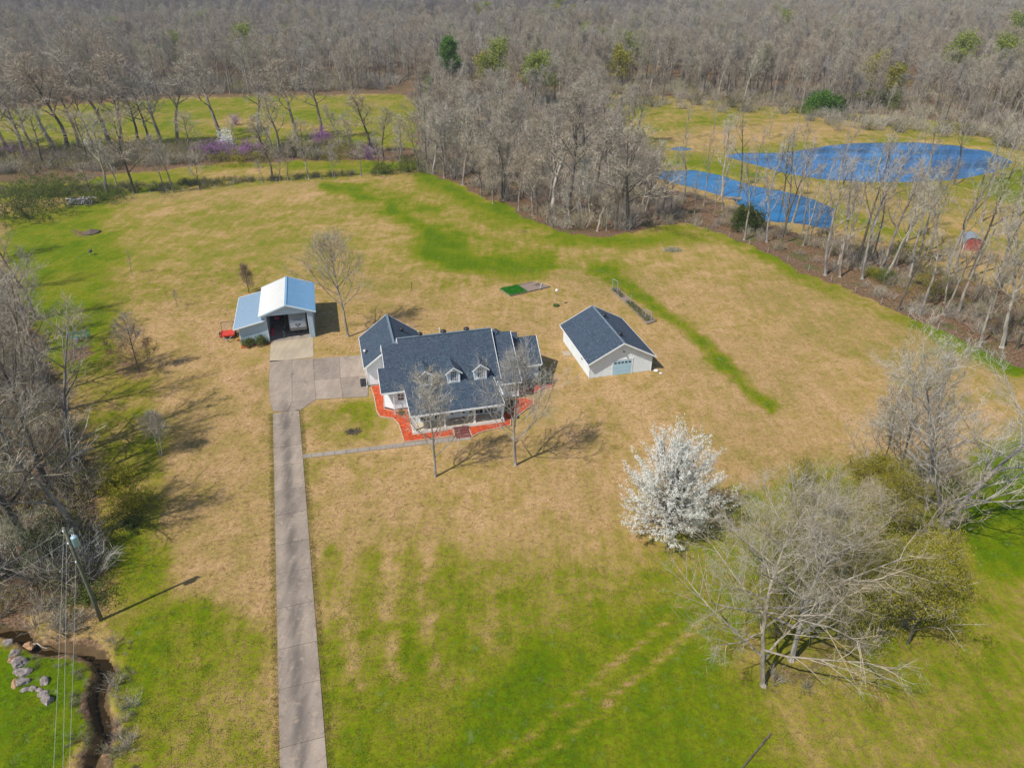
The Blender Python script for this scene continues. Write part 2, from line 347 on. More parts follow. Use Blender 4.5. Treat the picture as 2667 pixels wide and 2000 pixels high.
    blob([(1480, 1150), (1640, 1080), (1800, 1040), (2000, 1060), (2150, 1300), (2000, 1560), (1700, 1600), (1540, 1400)], 80, .60); blob(FAR, 10, .55)
    # tracks in dry grass
    for a in ([(400, 700), (470, 760), (520, 860), (560, 980)], [(430, 690), (500, 760), (545, 860)], [(1290, 760), (1450, 980), (1500, 1080)], [(1330, 840), (1520, 980)]): stroke(a, 8, .0, 1.3)
    lit = np.zeros(Xf.shape)
    def lblob(poly, soft, val):
        nonlocal lit
        lit = np.maximum(lit, val * sm(.5 - poly_sd(px, py, poly) / soft))
    lblob(WOOD_C, 9, .95); lblob(WOOD_L, 45, .85); lblob(FAR, 8, .62)
    lblob([(-1500, 330), (100, 335), (500, 322), (900, 322), (900, 350), (500, 352), (120, 395), (-1500, 400)], 10, .72)
    lblob([(1100, 1000 - 0), (1101, 1000), (1100, 1001)], 1, 0)
    lblob([(130, 760), (200, 745), (215, 765), (150, 785)], 14, .7)
    lblob([(1620, 1440), (1700, 1380), (1860, 1330), (1900, 1420), (1780, 1500), (1690, 1530), (1630, 1510)], 80, .46)
    lblob([(2000, 1150), (2080, 1120), (2100, 1200), (2000, 1250)], 40, .5)
    for a in ((225, 1040, 34), (262, 1095, 26), (300, 800, 50), (760, 990, 10)): lblob([(a[0] + a[2] * math.cos(k), a[1] + a[2] * .6 * math.sin(k)) for k in np.linspace(0, 6, 8)], 20, .55)
    lblob([(150, 495), (215, 495), (200, 508), (150, 505)], 8, .8)
    lblob([(1085, 480), (1130, 488), (1180, 505), (1120, 500)], 10, .5)
    near = (Yf < 70) & (Xf < 0); cd = np.where(near, creek_dist(Xf, Yf), 99)
    lit = np.maximum(lit, .9 * (1 - sm((cd - .5) / 1.2)) * (.5 + .6 * vnoise(Xf, Yf, .45, 9))); 
    mud = np.maximum(1 - sm((cd - .35) / .4), 0)
    for P in (P1W, P2W, P3W):
        sd = poly_sd(Xf, Yf, P); mud = np.maximum(mud, .45 * (1 - sm(np.abs(sd) / 2.0)))
    ny, nx = sh; idx = np.arange(nx * ny).reshape(ny, nx)
    q = np.stack([idx[:-1, :-1], idx[:-1, 1:], idx[1:, 1:], idx[1:, :-1]], -1).reshape(-1, 4)
    me = bpy.data.meshes.new('ground'); me.vertices.add(nx * ny); me.vertices.foreach_set('co', np.stack([Xf, Yf, Z], 1).ravel())
    me.loops.add(q.size); me.loops.foreach_set('vertex_index', q.ravel()); me.polygons.add(len(q))
    me.polygons.foreach_set('loop_start', np.arange(len(q)) * 4); me.polygons.foreach_set('loop_total', np.full(len(q), 4)); 
    me.polygons.foreach_set('use_smooth', [True] * len(q)); me.update(); me.validate()
    at_ = me.attributes.new('zones', 'FLOAT_COLOR', 'POINT')
    at_.data.foreach_set('color', np.stack([g, lit, mud, np.ones_like(g)], 1).astype(np.float32).ravel())
    return me
def ground_mat():
    m, n, p = new_mat('grass_and_litter'); t = NT(n); v = t.obj()
    a = t.node('ShaderNodeAttribute', attribute_name='zones'); sp = t.node('ShaderNodeSeparateColor'); n.links.new(a.outputs['Color'], sp.inputs[0])
    g, lit, mud = sp.outputs[0], sp.outputs[1], sp.outputs[2]
    n0 = t.noise(v, .05, 3, .5); n1 = t.noise(v, .22, 4, .62, .4); n2 = t.noise(v, .8, 5, .72); n3 = t.noise(v, 2.4, 5, .8); n4 = t.noise(v, 4.6, 5, .85)
    st = t.noise(t.mapping(v, (.9, .12, 1), (0, 0, R(-16))), 1.1, 4, .65)
    def c(x, k): return t.math('MULTIPLY', t.math('SUBTRACT', x, .5), k)
    amp = t.maprange(t.math('ABSOLUTE', t.math('SUBTRACT', g, .45)), 0, .5, 1.6, .85)
    dv = t.math('ADD', t.math('ADD', c(n1, .85), c(n2, .66)), t.math('ADD', t.math('ADD', c(n3, .75), c(n0, .62)), t.math('ADD', c(st, .50), c(n4, 1.35))))
    gg = t.math('ADD', g, t.math('MULTIPLY', dv, amp), clamp=True)
    col = t.ramp(gg, [(0, (.43, .278, .135)), (.14, (.365, .245, .100)), (.30, (.295, .212, .060)), (.46, (.230, .190, .036)), (.62, (.180, .178, .012)), (.80, (.138, .172, .003)), (1, (.075, .132, .001))])
    hue = t.mix(t.math('MULTIPLY', t.math('MULTIPLY', t.maprange(n0, .42, .62), .5), t.maprange(g, .25, .5, 1, 0)), col, t.mix(.5, col, (.40, .24, .15)))
    wt = t.mix(t.math('MULTIPLY', t.math('MULTIPLY', t.maprange(n2, .56, .72), t.maprange(g, .4, .8)), .35), hue, (.25, .28, .15))
    lf = t.maprange(t.math('ADD', lit, t.math('ADD', c(n2, .9), c(n1, .5))), .35, .62)
    lc = t.ramp(t.math('ADD', t.math('MULTIPLY', n3, .6), t.math('MULTIPLY', n4, .4)), [(.3, (.045, .030, .02)), (.48, (.135, .085, .05)), (.58, (.21, .125, .075)), (.7, (.33, .21, .14))])
    gl = t.mix(t.math('MULTIPLY', t.maprange(n1, .52, .66), .7), lc, (.085, .10, .028))
    wt2 = t.mix(lf, wt, gl)
    val = t.maprange(t.math('ADD', t.math('MULTIPLY', n3, .45), t.math('MULTIPLY', n4, .55)), .40, .60, .48, 1.42, False)
    fin = t.mix(1., wt2, val, 'MULTIPLY')
    md = t.mix(t.maprange(t.math('ADD', mud, c(n2, .4)), .3, .7), fin, t.mix(n3, (.05, .035, .02), (.15, .10, .05)))
    n.links.new(md, p.inputs['Base Color']); p.inputs['Roughness'].default_value = .95; p.inputs['Specular IOR Level'].default_value = .04
    h = t.math('ADD', t.math('MULTIPLY', n2, 1.2), t.math('ADD', n3, t.math('MULTIPLY', n4, .5)))
    n.links.new(t.bump(h, .6, .05), p.inputs['Normal']); return m
gm = build_ground(); gm.materials.append(ground_mat()); tag(link('ground', gm), kind='structure')
# ------------------------------------------------------------------ water
def water_mat(name, deep, rough, bump, scale):
    m, n, p = new_mat(name); t = NT(n); v = t.obj()
    nz = t.noise(t.mapping(v, (.35, 1, 1)), .09, 4, .6); c = t.mix(t.maprange(nz, .38, .62), deep, tuple(x * .45 for x in deep))
    n.links.new(c, p.inputs['Base Color']); p.inputs['Roughness'].default_value = rough; p.inputs['IOR'].default_value = 1.33; p.inputs['Specular Tint'].default_value = (.75, .88, 1, 1)
    w1 = t.noise(t.mapping(v, (1, 1.6, 1)), scale, 3, .6); n.links.new(t.bump(w1, bump, .05), p.inputs['Normal']); return m
M['pond'] = water_mat('pond_water_sky_tint', (.001, .125, .33), .04, .16, .8)  # blue of the reflected sky put into the base colour
M['pond_calm'] = water_mat('calm_pond_sky_tint', (.01, .13, .30), .02, .05, .6)  # base colour carries the sky reflection here too
M['creek'] = water_mat('muddy_creek_water', (.035, .022, .006), .08, .1, 1.2)
def water(name, P, z, mat, grow=1.03):
    c = P.mean(0); q = [(c[0] + (x - c[0]) * grow, c[1] + (y - c[1]) * grow, z) for x, y in P]
    n = len(q); me = bpy.data.meshes.new(name); me.from_pydata([(c[0], c[1], z)] + q, [], [(0, i + 1, (i + 1) % n + 1) for i in range(n)])
    me.materials.append(mat); return tag(link(name, me), kind='structure')
def ngon_water(name, P, z, mat):
    P = np.array(P); nx = 0
    me = bpy.data.meshes.new(name); 
    # outline widened a little so the bank cuts the shore
    n = len(P); nn = []
    area = sum(P[i][0] * P[(i + 1) % n][1] - P[(i + 1) % n][0] * P[i][1] for i in range(n)); sg = 1 if area > 0 else -1
    for i in range(n):
        e = P[(i + 1) % n] - P[i - 1]; nr = np.array([e[1], -e[0]]) * sg; nr = nr / (np.linalg.norm(nr) + 1e-9); nn.append(P[i] + nr * 1.2)
    me.from_pydata([(a, b, z) for a, b in nn], [], [tuple(range(n)) if sg > 0 else tuple(range(n - 1, -1, -1))]); me.materials.append(mat)
    return tag(link(name, me), kind='structure')
ngon_water('pond', P1W, -.42, M['pond']); ngon_water('small_pond', P2W, -.42, M['pond_calm']); ngon_water('puddle', P3W, -.3, M['pond_calm'])
cb = MB(); L = []; Rr = []
for i, p in enumerate(CREEK):
    d = (CREEK[min(i + 1, len(CREEK) - 1)] - CREEK[max(i - 1, 0)]).normalized(); nrm = Vector((-d.y, d.x, 0)); L.append(p + nrm * 1.3); Rr.append(p - nrm * 1.3)
cb.add([(*q.xy, -.90) for q in L + Rr], [(i, i + 1, i + 1 + len(L), i + len(L)) for i in range(len(L) - 1)])
tag(cb.build('creek', M['creek']), kind='structure')
# ------------------------------------------------------------------ paving
def quad_slab(p, z0, z1, gap):          # p = 4 corners (ground), shrunk by gap
    c = sum((Vector(q) for q in p), Vector()) / 4; out = []
    for q in p:
        q = Vector(q); d = q - c; out.append(q - Vector((math.copysign(gap, d.x), math.copysign(gap, d.y), 0)))
    b = MB(); b.slab([(q.x, q.y, z1) for q in out], z1 - z0); return b
def paving(name, cells, mat, base_pts, zb=.02, zt=.05):
    b = MB(); b.slab([(p.x, p.y, zb) for p in base_pts], zb + .1); root = tag(b.build(name, M['base']), kind='structure')
    for i, c in enumerate(cells): quad_slab(c, zb - .04, zt + .004 * ((i * 7) % 3), .018).build('slab', mat, root)
    return root
A0, B0, A1, B1 = at(606, 1659), at(706, 1659), at(590, 890), at(646, 890)
dirv = ((A1 + B1) / 2 - (A0 + B0) / 2).normalized(); side = Vector((dirv.y, -dirv.x, 0)); ctr = (A0 + B0) / 2
ys_ = [1073, 1102, 1163, 1211, 1274, 1337, 1413, 1488, 1576, 1681, 1784, 1934]
ss = []
for y in ys_:
    Y = gp(0, y).y; ss.append((Y - ctr.y) / dirv.y)
ss = sorted(ss) ; ss = [ss[0] - 12, ss[0] - 5] + ss
HW = 1.52
cells = []
for a, b in zip(ss[:-1], ss[1:]): cells.append([ctr + dirv * a - side * HW, ctr + dirv * a + side * HW, ctr + dirv * b + side * HW, ctr + dirv * b - side * HW])
top = ctr + dirv * ss[-1]
# forecourt frame: u across, v along the drive (house angle)
ux = Vector((math.cos(R(14.4)), math.sin(R(14.4)), 0)); vx = Vector((-ux.y, ux.x, 0))
paving('driveway', cells, M['drive'], [cells[0][0], cells[0][1], cells[-1][2], cells[-1][3]])
G = {}
for k, (x, y) in dict(tl=(583, 780), tm=(631, 778), tr=(677, 775), ml=(581, 826), mm=(631, 824), mr=(679, 822), bl=(583, 868), bm=(631, 868), br=(683, 863),
                      e1=(734, 771), e2=(792, 767), f1=(735, 817), f2=(794, 812), g1=(741, 860), g2=(796, 857), nl=(590, 889), nm=(620, 889), nr=(647, 888)).items(): G[k] = at(x, y)
fc = [[G[a] for a in s.split()] for s in ('ml mm tm tl', 'mm mr tr tm', 'bl bm mm ml', 'bm br mr mm', 'mr f1 e1 tr', 'f1 f2 e2 e1', 'br g1 f1 mr', 'g1 g2 f2 f1', 'nl nm bm bl', 'nm nr br bm')]
paving('forecourt', fc, M['drive'], [G[k] for k in 'nl nm nr br g1 g2 f2 e2 e1 tr tm tl ml bl'.split()])
# front path
c0, c1_ = gp(780, 1190), gp(*(900 + .25316 * 1285, 780 + .25316 * 1418)); pd = (c1_ - c0); n_ = 15; cells = []
pn = Vector((-pd.y, pd.x, 0)).normalized()
for i in range(n_):
    a, b = c0 + pd * (i / n_), c0 + pd * ((i + 1) / n_); wa, wb = .38 + .08 * (i > 11), .38 + .08 * (i > 10); cells.append([a - pn * wa, b - pn * wb, b + pn * wb, a + pn * wa])
paving('front_path', cells, M['path'], [c0 - pn * .36, c1_ - pn * .4, c1_ + pn * .4, c0 + pn * .36], .015, .04)
# ------------------------------------------------------------------ windows
def window(parent, u0, u1, z0, z1, v, cols=2, rows=2, name='window', deep=.06, axis='v', mat=None):
    """Framed window proud of the wall plane v, facing -v (axis v) or facing -u (axis u)."""
    b = MB(); t = .06; ms = .035
    def bx(a0, c0, a1, c1, d0, d1):
        if axis == 'v': b.box(a0, v - d1, c0, a1, v - d0, c1)
        else: b.box(v - d1, a0, c0, v - d0, a1, c1)
    bx(u0 - t, z0 - t, u0, z1 + t, 0, deep); bx(u1, z0 - t, u1 + t, z1 + t, 0, deep)
    bx(u0, z0 - t, u1, z0, 0, deep + .02); bx(u0, z1, u1, z1 + t, 0, deep)
    for i in range(1, cols): x = u0 + (u1 - u0) * i / cols; bx(x - ms / 2, z0, x + ms / 2, z1, .005, deep - .015)
    for i in range(1, rows): z = z0 + (z1 - z0) * i / rows; bx(u0, z - ms, u1, z + ms, .006, deep - .01)
    o = b.build(name, mat or M['trim'], parent)
    g = MB(); b = g
    if axis == 'v': g.box(u0, v - .02, z0, u1, v + .02, z1)
    else: g.box(v - .02, u0, z0, v + .02, u1, z1)
    g.build('pane', M['glass'], o); return o
# ------------------------------------------------------------------ house
HO = (-11.06, 67.54, 0)
house = empty('house', HO, R(14.4), 'white single storey house with slate blue shingle roof, three dormers and a front porch', 'house')
MS = .83
def mz(v): return 3 + MS * (v - 4.92)
rv_, rz_ = 10.1, mz(10.1)
sh_ = .16
b = MB(); b.slab([(-.3, 5.1, mz(5.1)), (11.3, 5.1, mz(5.1)), (11.3, rv_, rz_), (-.3, rv_, rz_)], sh_)
b.slab([(10.42, 4.92, 3.0), (11.3, 4.92, 3.0), (11.3, 5.1, mz(5.1)), (10.42, 5.1, mz(5.1))], sh_)
b.slab([(-.3, rv_, rz_), (11.3, rv_, rz_), (11.3, 15.2, 3.06), (-.3, 15.2, 3.06)], sh_); b.build('roof', M['shingle'], house)
b = MB(); b.slab([(-3.03, 4.92, 3.0), (-.3, 4.92, 3.0), (-.3, 9.6, mz(9.6)), (-2.25, 9.6, mz(9.6)), (-2.25, 7.35, mz(7.35)), (-3.03, 7.35, mz(7.35))], sh_)
b.slab([(-2.25, 9.6, mz(9.6)), (-.3, 9.6, mz(9.6)), (-.3, 14.2, 3.06), (-2.25, 14.2, 3.06)], sh_); b.build('roof', M['shingle'], house)
b = MB(); b.slab([(-.32, -.5, 2.80), (10.42, -.5, 2.80), (10.42, 5.12, mz(5.12) + .004), (-.32, 5.12, mz(5.12) + .004)], .12); b.build('porch_roof', M['shingle'], house)
# right hand steps of the roof
d1e, d1z, d1r, d1rz = 4.4, 2.52, 10.15, 6.62; d2e, d2z, d2r, d2rz = 8.1, 2.5, 11.1, 5.12
b = MB(); b.slab([(11.0, d1e, d1z), (13.75, d1e, d1z), (13.75, d1r, d1rz), (11.0, d1r, d1rz)], sh_); b.slab([(11.0, d1r, d1rz), (13.75, d1r, d1rz), (13.75, 15, 2.9), (11.0, 15, 2.9)], sh_); b.build('roof', M['shingle'], house)
b = MB(); b.slab([(13.45, d2e, d2z), (17.4, d2e, d2z), (17.4, d2r, d2rz), (13.45, d2r, d2rz)], sh_); b.slab([(13.45, d2r, d2rz), (17.4, d2r, d2rz), (17.4, 14.2, 2.5), (13.45, 14.2, 2.5)], sh_); b.build('roof', M['shingle'], house)
b = MB(); b.slab([(13.5, 10.1, 4.4), (14.95, 10.1, 4.4), (14.95, 11.4, 5.75), (13.5, 11.4, 5.75)], .1); b.slab([(13.5, 11.4, 5.75), (14.95, 11.4, 5.75), (14.95, 14.4, 3), (13.5, 14.4, 3)], .1); b.build('roof', M['shingle'], house)
b = MB(); b.slab([(11.4, 9.9, 6.15), (12.1, 9.9, 6.72), (12.1, 11.2, 6.72), (11.4, 11.2, 6.15)], .08); b.slab([(12.1, 9.9, 6.72), (12.8, 9.9, 6.15), (12.8, 11.2, 6.15), (12.1, 11.2, 6.72)], .08); b.build('roof', M['shingle_y'], house)
# garage wing
gr_z = 5.95; ge = 3.0
b = MB(); b.slab([(-4.5, 11.5, ge), (-.57, 11.5, gr_z), (-.57, 20.35, gr_z), (-4.5, 20.35, ge)], sh_); b.slab([(-.57, 11.5, gr_z), (3.36, 11.5, ge), (3.36, 20.35, ge), (-.57, 20.35, gr_z)], sh_); b.build('roof', M['shingle_y'], house)
b = MB(); b.beam((-.57, 11.5, gr_z + .02), (-.57, 20.35, gr_z + .02), .28, .05); b.beam((-.3, rv_, rz_ + .02), (11.3, rv_, rz_ + .02), .26, .05)
b.build('ridge_cap', simple('ridge_shingles', (.13, .18, .22), .85, .15, 4), house)
# walls
b = MB(); b.prism_x([(5.4, .3), (14.8, .3), (14.8, 2.95), (rv_, rz_ - .25), (5.4, mz(5.4) - .25)], 0, 11); b.box(.003, 1.7, .3, 10.9, 5.5, 2.72); b.build('wall', M['siding'], house)
b = MB()
prof = [(-2.68, 6.35), (-1.66, 5.5), (.01, 5.5), (.01, 13.9), (-2.0, 13.9), (-2.0, 7.3), (-2.68, 7.3)]
n = len(prof); b.add([(x, y, .3) for x, y in prof] + [(x, y, mz(min(y, 9.6)) - .22 if y < 10 else 2.9) for x, y in prof], [tuple(range(n - 1, -1, -1)), tuple(range(n, 2 * n))] + [(i, (i + 1) % n, (i + 1) % n + n, i + n) for i in range(n)])
b.prism_x([(7.3, .3), (13.9, .3), (13.9, 2.9), (9.6, mz(9.6) - .22), (7.3, mz(7.3) - .22)], -1.998, 0); b.build('wall', M['siding'], house)
b = MB(); b.prism_x([(4.75, .3), (14.5, .3), (14.5, 2.9), (d1r, d1rz - .25), (4.75, d1z + .02)], 10.98, 13.45); b.build('wall', M['siding'], house)
b = MB(); b.prism_x([(8.45, .3), (13.8, .3), (13.8, 2.5), (d2r, d2rz - .25), (8.45, d2z + .05)], 13.44, 17.0); b.build('wall', M['siding'], house)
b = MB(); b.prism_y([(-4.1, .25), (2.95, .25), (2.95, 3.1), (-.57, gr_z - .25), (-4.1, 3.1)], 12.1, 19.8); b.build('wall', M['siding'], house)
b = MB(); b.box(.02, 1.72, 0, 10.95, 14.75, .3); b.add([(x, y, 0) for x, y in prof] + [(x, y, .32) for x, y in prof], [tuple(range(n, 2 * n))] + [(i, (i + 1) % n, (i + 1) % n + n, i + n) for i in range(n)])
b.box(11.0, 4.78, 0, 13.4, 14.4, .3); b.box(13.4, 8.47, -.05, 16.97, 13.7, .32); b.box(-4.07, 12.13, 0, 2.9, 19.7, .25); b.build('foundation', M['brick'], house)
# clapboard courses
b = MB()
for k in range(13):
    z = .45 + k * .19; 
    b.box(.02, 1.685, z, 4.35, 1.70, z + .02); b.box(6.3, 1.685, z, 10.85, 1.70, z + .02); b.box(-1.6, 5.487, z, -.02, 5.5, z + .02); b.box(13.5, 8.437, z, 16.95, 8.45, z + .02) if z < 2.45 else None
    b.box(11.0, 4.737, z, 13.4, 4.75, z + .02) if z < 2.45 else None; b.box(-4.05, 12.087, z, -1.9, 12.1, z + .02)
tag(b.build('clapboard', M['siding'], house), kind='stuff')
# fascias and rakes
b = MB()
def fas(a, c, h=.2): b.beam(a, c, .05, h)
fas((-.35, -.53, 2.72), (10.45, -.53, 2.72)); fas((-3.03, 4.89, 2.9), (-.33, 4.89, 2.9)); fas((11, d1e - .03, d1z - .1), (13.78, d1e - .03, d1z - .1)); fas((13.78, d2e - .03, d2z - .1), (17.43, d2e - .03, d2z - .1))
fas((-3.06, 4.9, 2.93), (-3.06, 7.35, mz(7.35) - .07)); fas((-2.28, 7.35, mz(7.35) - .07), (-2.28, 9.6, mz(9.6) - .07)); fas((-2.28, 9.6, mz(9.6) - .07), (-2.28, 14.2, 3.0))
fas((-.33, 9.6, mz(9.6) - .05), (-.33, rv_, rz_ - .05)); fas((-.33, rv_, rz_ - .05), (-.33, 15.2, 3.0)); fas((11.33, 4.9, 2.93), (11.33, rv_, rz_ - .06)); fas((11.33, rv_, rz_ - .06), (11.33, 15.2, 3))
fas((13.78, d1e, d1z - .06), (13.78, d1r, d1rz - .06)); fas((17.43, d2e, d2z - .06), (17.43, d2r, d2rz - .06)); fas((17.43, d2r, d2rz - .06), (17.43, 14.2, 2.45)); fas((10.45, -.5, 2.73), (10.45, 5.1, 3.1)); fas((-.35, -.5, 2.73), (-.35, 4.9, 3.0))
fas((-4.53, 11.47, ge - .08), (-.57, 11.47, gr_z - .08), .17); fas((-4.53, 20.38, ge - .08), (-.57, 20.38, gr_z - .08), .17); fas((3.39, 20.38, ge - .08), (-.57, 20.38, gr_z - .08), .17); fas((-4.53, 11.47, ge - .1), (-4.53, 20.38, ge - .1)); fas((3.39, 14.9, ge - .1), (3.39, 20.38, ge - .1))
b.build('fascia', M['trim'], house)
b = MB()                                 # corner boards and downspouts
for x, y, z0, z1 in ((-1.66, 5.49, .3, 2.9), (-2.69, 6.34, .3, 3.4), (17.0, 8.44, .3, 2.45), (13.44, 8.44, .3, 2.45), (13.45, 4.74, .3, 2.45), (-4.11, 12.09, .25, 2.95), (.0, 1.69, .4, 2.6)): b.box(x - .06, y - .03, z0, x + .06, y + .06, z1); b.build('corner_board', M['trim'], house); b = MB()
for x, y in ((-1.62, 5.05), (-4.35, 12.0)): q = MB(); q.tube([(x, y - .1, 2.8), (x, y, 2.6), (x, y, .25), (x - .05, y - .3, .1)], .045, 6); q.build('downspout', M['trim'], house)
# porch
b = MB(); b.box(-.1, -.05, 0, 10.45, 1.69, .42); b.build('porch_floor', M['deck'], house)
b = MB(); b.box(-.14, -.09, 0, 10.49, -.052, .40); b.box(-.14, -.05, 0, -.102, 1.69, .40); b.build('porch_skirt', M['white'], house)
for u in (.08, 3.55, 7.0, 10.3):
    q = MB(); q.box(u - .1, .06, .42, u + .1, .26, 2.56); q.box(u - .15, .01, .42, u + .15, .31, .6); q.box(u - .15, .01, 2.42, u + .15, .31, 2.555); q.build('porch_column', M['trim'], house)
b = MB(); b.box(-.1, .03, 2.56, 10.42, .29, 2.70); b.box(-.1, .29, 2.60, .1, 1.7, 2.69); b.box(10.2, .29, 2.60, 10.4, 1.7, 2.69); b.build('porch_beam', M['trim'], house)
b = MB(); b.box(-.05, .3, 2.58, 10.35, 1.69, 2.599); b.build('porch_ceiling', M['white'], house)
for u0, u1, c in ((.95, 2.05, 3), (2.62, 3.7, 3), (6.7, 7.0, 1), (7.45, 8.3, 2), (8.5, 9.15, 2), (9.28, 10.0, 2)): window(house, u0, u1, .58, 1.72, 1.7, c, 2)
b = MB(); b.box(4.38, 1.62, .42, 4.46, 1.7, 2.5); b.box(6.2, 1.62, .42, 6.28, 1.7, 2.5); b.box(4.46, 1.62, 2.42, 6.2, 1.7, 2.5); b.box(4.78, 1.63, .42, 4.84, 1.7, 2.42); b.box(5.82, 1.63, .42, 5.88, 1.7, 2.42); b.build('door_frame', M['trim'], house)
for a0, a1 in ((4.46, 4.78), (5.88, 6.2)):
    q = MB(); q.box(a0, 1.66, .9, a1, 1.705, 2.42); sl_ = q.build('sidelight', M['glass'], house); q = MB(); q.box(a0, 1.64, .42, a1, 1.7, .9); q.build('sidelight_panel', M['trim'], sl_); [MB().box(a0, 1.645, z, a1, 1.66, z + .03).build('muntin', M['trim'], sl_) for z in (1.3, 1.7, 2.1)]
q = MB(); q.box(4.84, 1.65, .45, 5.82, 1.7, 2.42); dr = q.build('front_door', M['trim'], house); q = MB(); q.box(5.02, 1.635, 1.1, 5.64, 1.652, 2.25); q.build('door_glass', M['glass'], dr); q = MB(); q.lathe([(.03, 0), (.03, .05)], 0, 0, 6); h = q.build('door_handle', M['dark'], dr); h.location = (5.74, 1.6, 1.35)
q = MB(); q.box(4.5, 1.3, .421, 6.1, 1.62, .47); q.build('door_step', M['brick'], house)
for k in range(3):
    q = MB(); q.box(4.45, -.09 - .32 * (k + 1), 0, 6.15, -.092 - .32 * k, .34 - .11 * k); q.build('porch_step', M['brick'], house)
window(house, -1.12, -.42, 1.45, 2.35, 5.5, 2, 2); window(house, 12.2, 12.9, 1.0, 2.1, 4.75, 2, 2); window(house, 14.9, 15.5, 1.1, 2.1, 8.45, 2, 2)
# garage door on the drive side
q = MB(); [q.box(-4.16, 13.2, .1 + k * .55, -4.10, 18.2, .1 + k * .55 + .53) for k in range(4)]; q.build('garage_door', M['trim'], house)
# dormers
for u in (1.55, 4.85, 8.1):
    c = u + .74; vf = 5.12
    q = MB(); q.prism_y([(u, mz(vf) - .02), (u + 1.48, mz(vf) - .02), (u + 1.48, 4.55), (c, 5.16), (u, 4.55)], vf, 7.4); dm = q.build('dormer', M['siding'], house)
    q = MB(); e = .28; zr = 5.29; ze = zr - (.74 + e) * .8
    q.slab([(u - e, vf - .28, ze), (c, vf - .28, zr), (c, 7.75, zr), (u - e, 6.6, ze)], .08); q.slab([(c, vf - .28, zr), (u + 1.48 + e, vf - .28, ze), (u + 1.48 + e, 6.6, ze), (c, 7.75, zr)], .08); q.build('dormer_roof', M['shingle_y'], dm)
    q = MB(); q.beam((u - e - .02, vf - .3, ze - .03), (c, vf - .3, zr - .03), .05, .13); q.beam((u + 1.48 + e + .02, vf - .3, ze - .03), (c, vf - .3, zr - .03), .05, .13)
    q.box(u - .03, vf - .03, mz(vf) - .02, u + .1, vf + .02, 4.35); q.box(u + 1.38, vf - .03, mz(vf) - .02, u + 1.51, vf + .02, 4.35); q.box(u - .03, vf - .035, mz(vf), u + 1.51, vf - .004, mz(vf) + .13); q.build('dormer_trim', M['trim'], dm)
    w_ = window(dm, c - .34, c + .34, 3.45, 4.62, vf, 3, 4, 'dormer_window')
# roof furniture
def vent_mesh():
    q = MB(); q.lathe([(.12, -.3), (.12, .08), (.28, .1), (.30, .2), (.2, .3), (.05, .34)], 0, 0, 12); return q
for u in (2.55, 5.45, 8.3): o = vent_mesh().build('roof_vent', M['dark'], house, True); o.location = (u, 10.4, rz_ - .06); o.scale = (1.2, 1.2, 1.2)
o = vent_mesh().build('roof_vent', M['dark'], house, True); o.location = (1.0, 17.2, 4.95)
q = MB(); q.lathe([(.06, 0), (.06, .75), (.09, .76), (.09, .82)], 5.0, 10.6, 8); o = q.build('vent_pipe', M['trim'], house); o.location = (0, 0, rz_ - .3)
q = MB(); q.slab([(2.7, 15, 3.3), (5.2, 15, 3.3), (5.2, 18.9, 2.95), (2.7, 18.9, 2.95)], .12); q.build('back_porch_roof', M['roofwhite'], house)
for x, y in ((3.5, 18.7), (5.1, 18.7)): q = MB(); q.box(x - .06, y - .06, 0, x + .06, y + .06, 2.83); q.build('back_porch_post', M['trim'], house)
q = MB(); q.lathe([(.02, 0), (.18, .03), (.3, .09), (.33, .14)], 0, 0, 14); o = q.build('satellite_dish', M['steel'], house, True); o.location = (-4.05, 14.9, 3.65); o.rotation_euler = (R(60), 0, R(20))
q = MB(); q.tube([(-4.2, 14.9, 3.2), (-4.1, 14.9, 3.65)], .03, 6); q.build('dish_mast', M['steel'], house)
# ---- mulch beds round the house
def hloc(u, v, z=0.): return Vector(HO) + ux * u + vx * v + Vector((0, 0, z))
def bed(name, pts, label, mat, cat='flower bed', edge=True, h=.09):
    q = MB(); n = len(pts); c = sum((Vector(p) for p in pts), Vector()) / n
    q.slab([(p.x, p.y, h) for p in pts], h + .05); root = q.build(name, mat); tag(root, label, cat)
    if edge:
        e = MB(); 
        for i in range(n):
            a, b_ = pts[i], pts[(i + 1) % n]; e.beam((a.x, a.y, .07), (b_.x, b_.y, .07), .12, .16)
        e.build('edging', simple('tan_edging', (.45, .30, .20), .9, .3, 3), root)
    return root
bed('mulch_bed', [hloc(*p) for p in ((-3.0, 12.05), (-3.9, 12.0), (-3.72, 9.5), (-3.72, 6.0), (-3.45, 4.7), (-1.95, 3.85), (-1.5, 2.5), (-1.3, -1.3), (4.35, -1.45), (4.4, -.12), (-.16, -.12), (-.16, 1.9), (-.05, 5.4), (-1.7, 5.4), (-2.8, 6.2), (-2.75, 7.4), (-2.1, 7.5), (-2.1, 12.05))], 'bright red mulch bed wrapping the left corner of the white house', M['mulch'])
bed('mulch_bed', [hloc(*p) for p in ((6.2, -.12), (6.25, -2.2), (7.0, -1.6), (8.0, -1.35), (9.5, -1.2), (11.0, -1.0), (11.3, .2), (12.6, 1.0), (13.6, 1.9), (14.9, 2.8), (15.1, 3.9), (13.9, 4.6), (10.95, 4.65), (10.55, 4.6), (10.55, -.12))], 'bright red mulch bed right of the porch steps', M['mulch'])
bed('mulch_bed', [hloc(*p) for p in ((13.6, 5.5), (15.5, 5.3), (17.1, 6.1), (18.45, 6.5), (18.7, 7.2), (17.4, 7.6), (16.9, 8.35), (13.6, 8.35))], 'small red mulch bed with rounded end at the right corner of the house', M['mulch'])
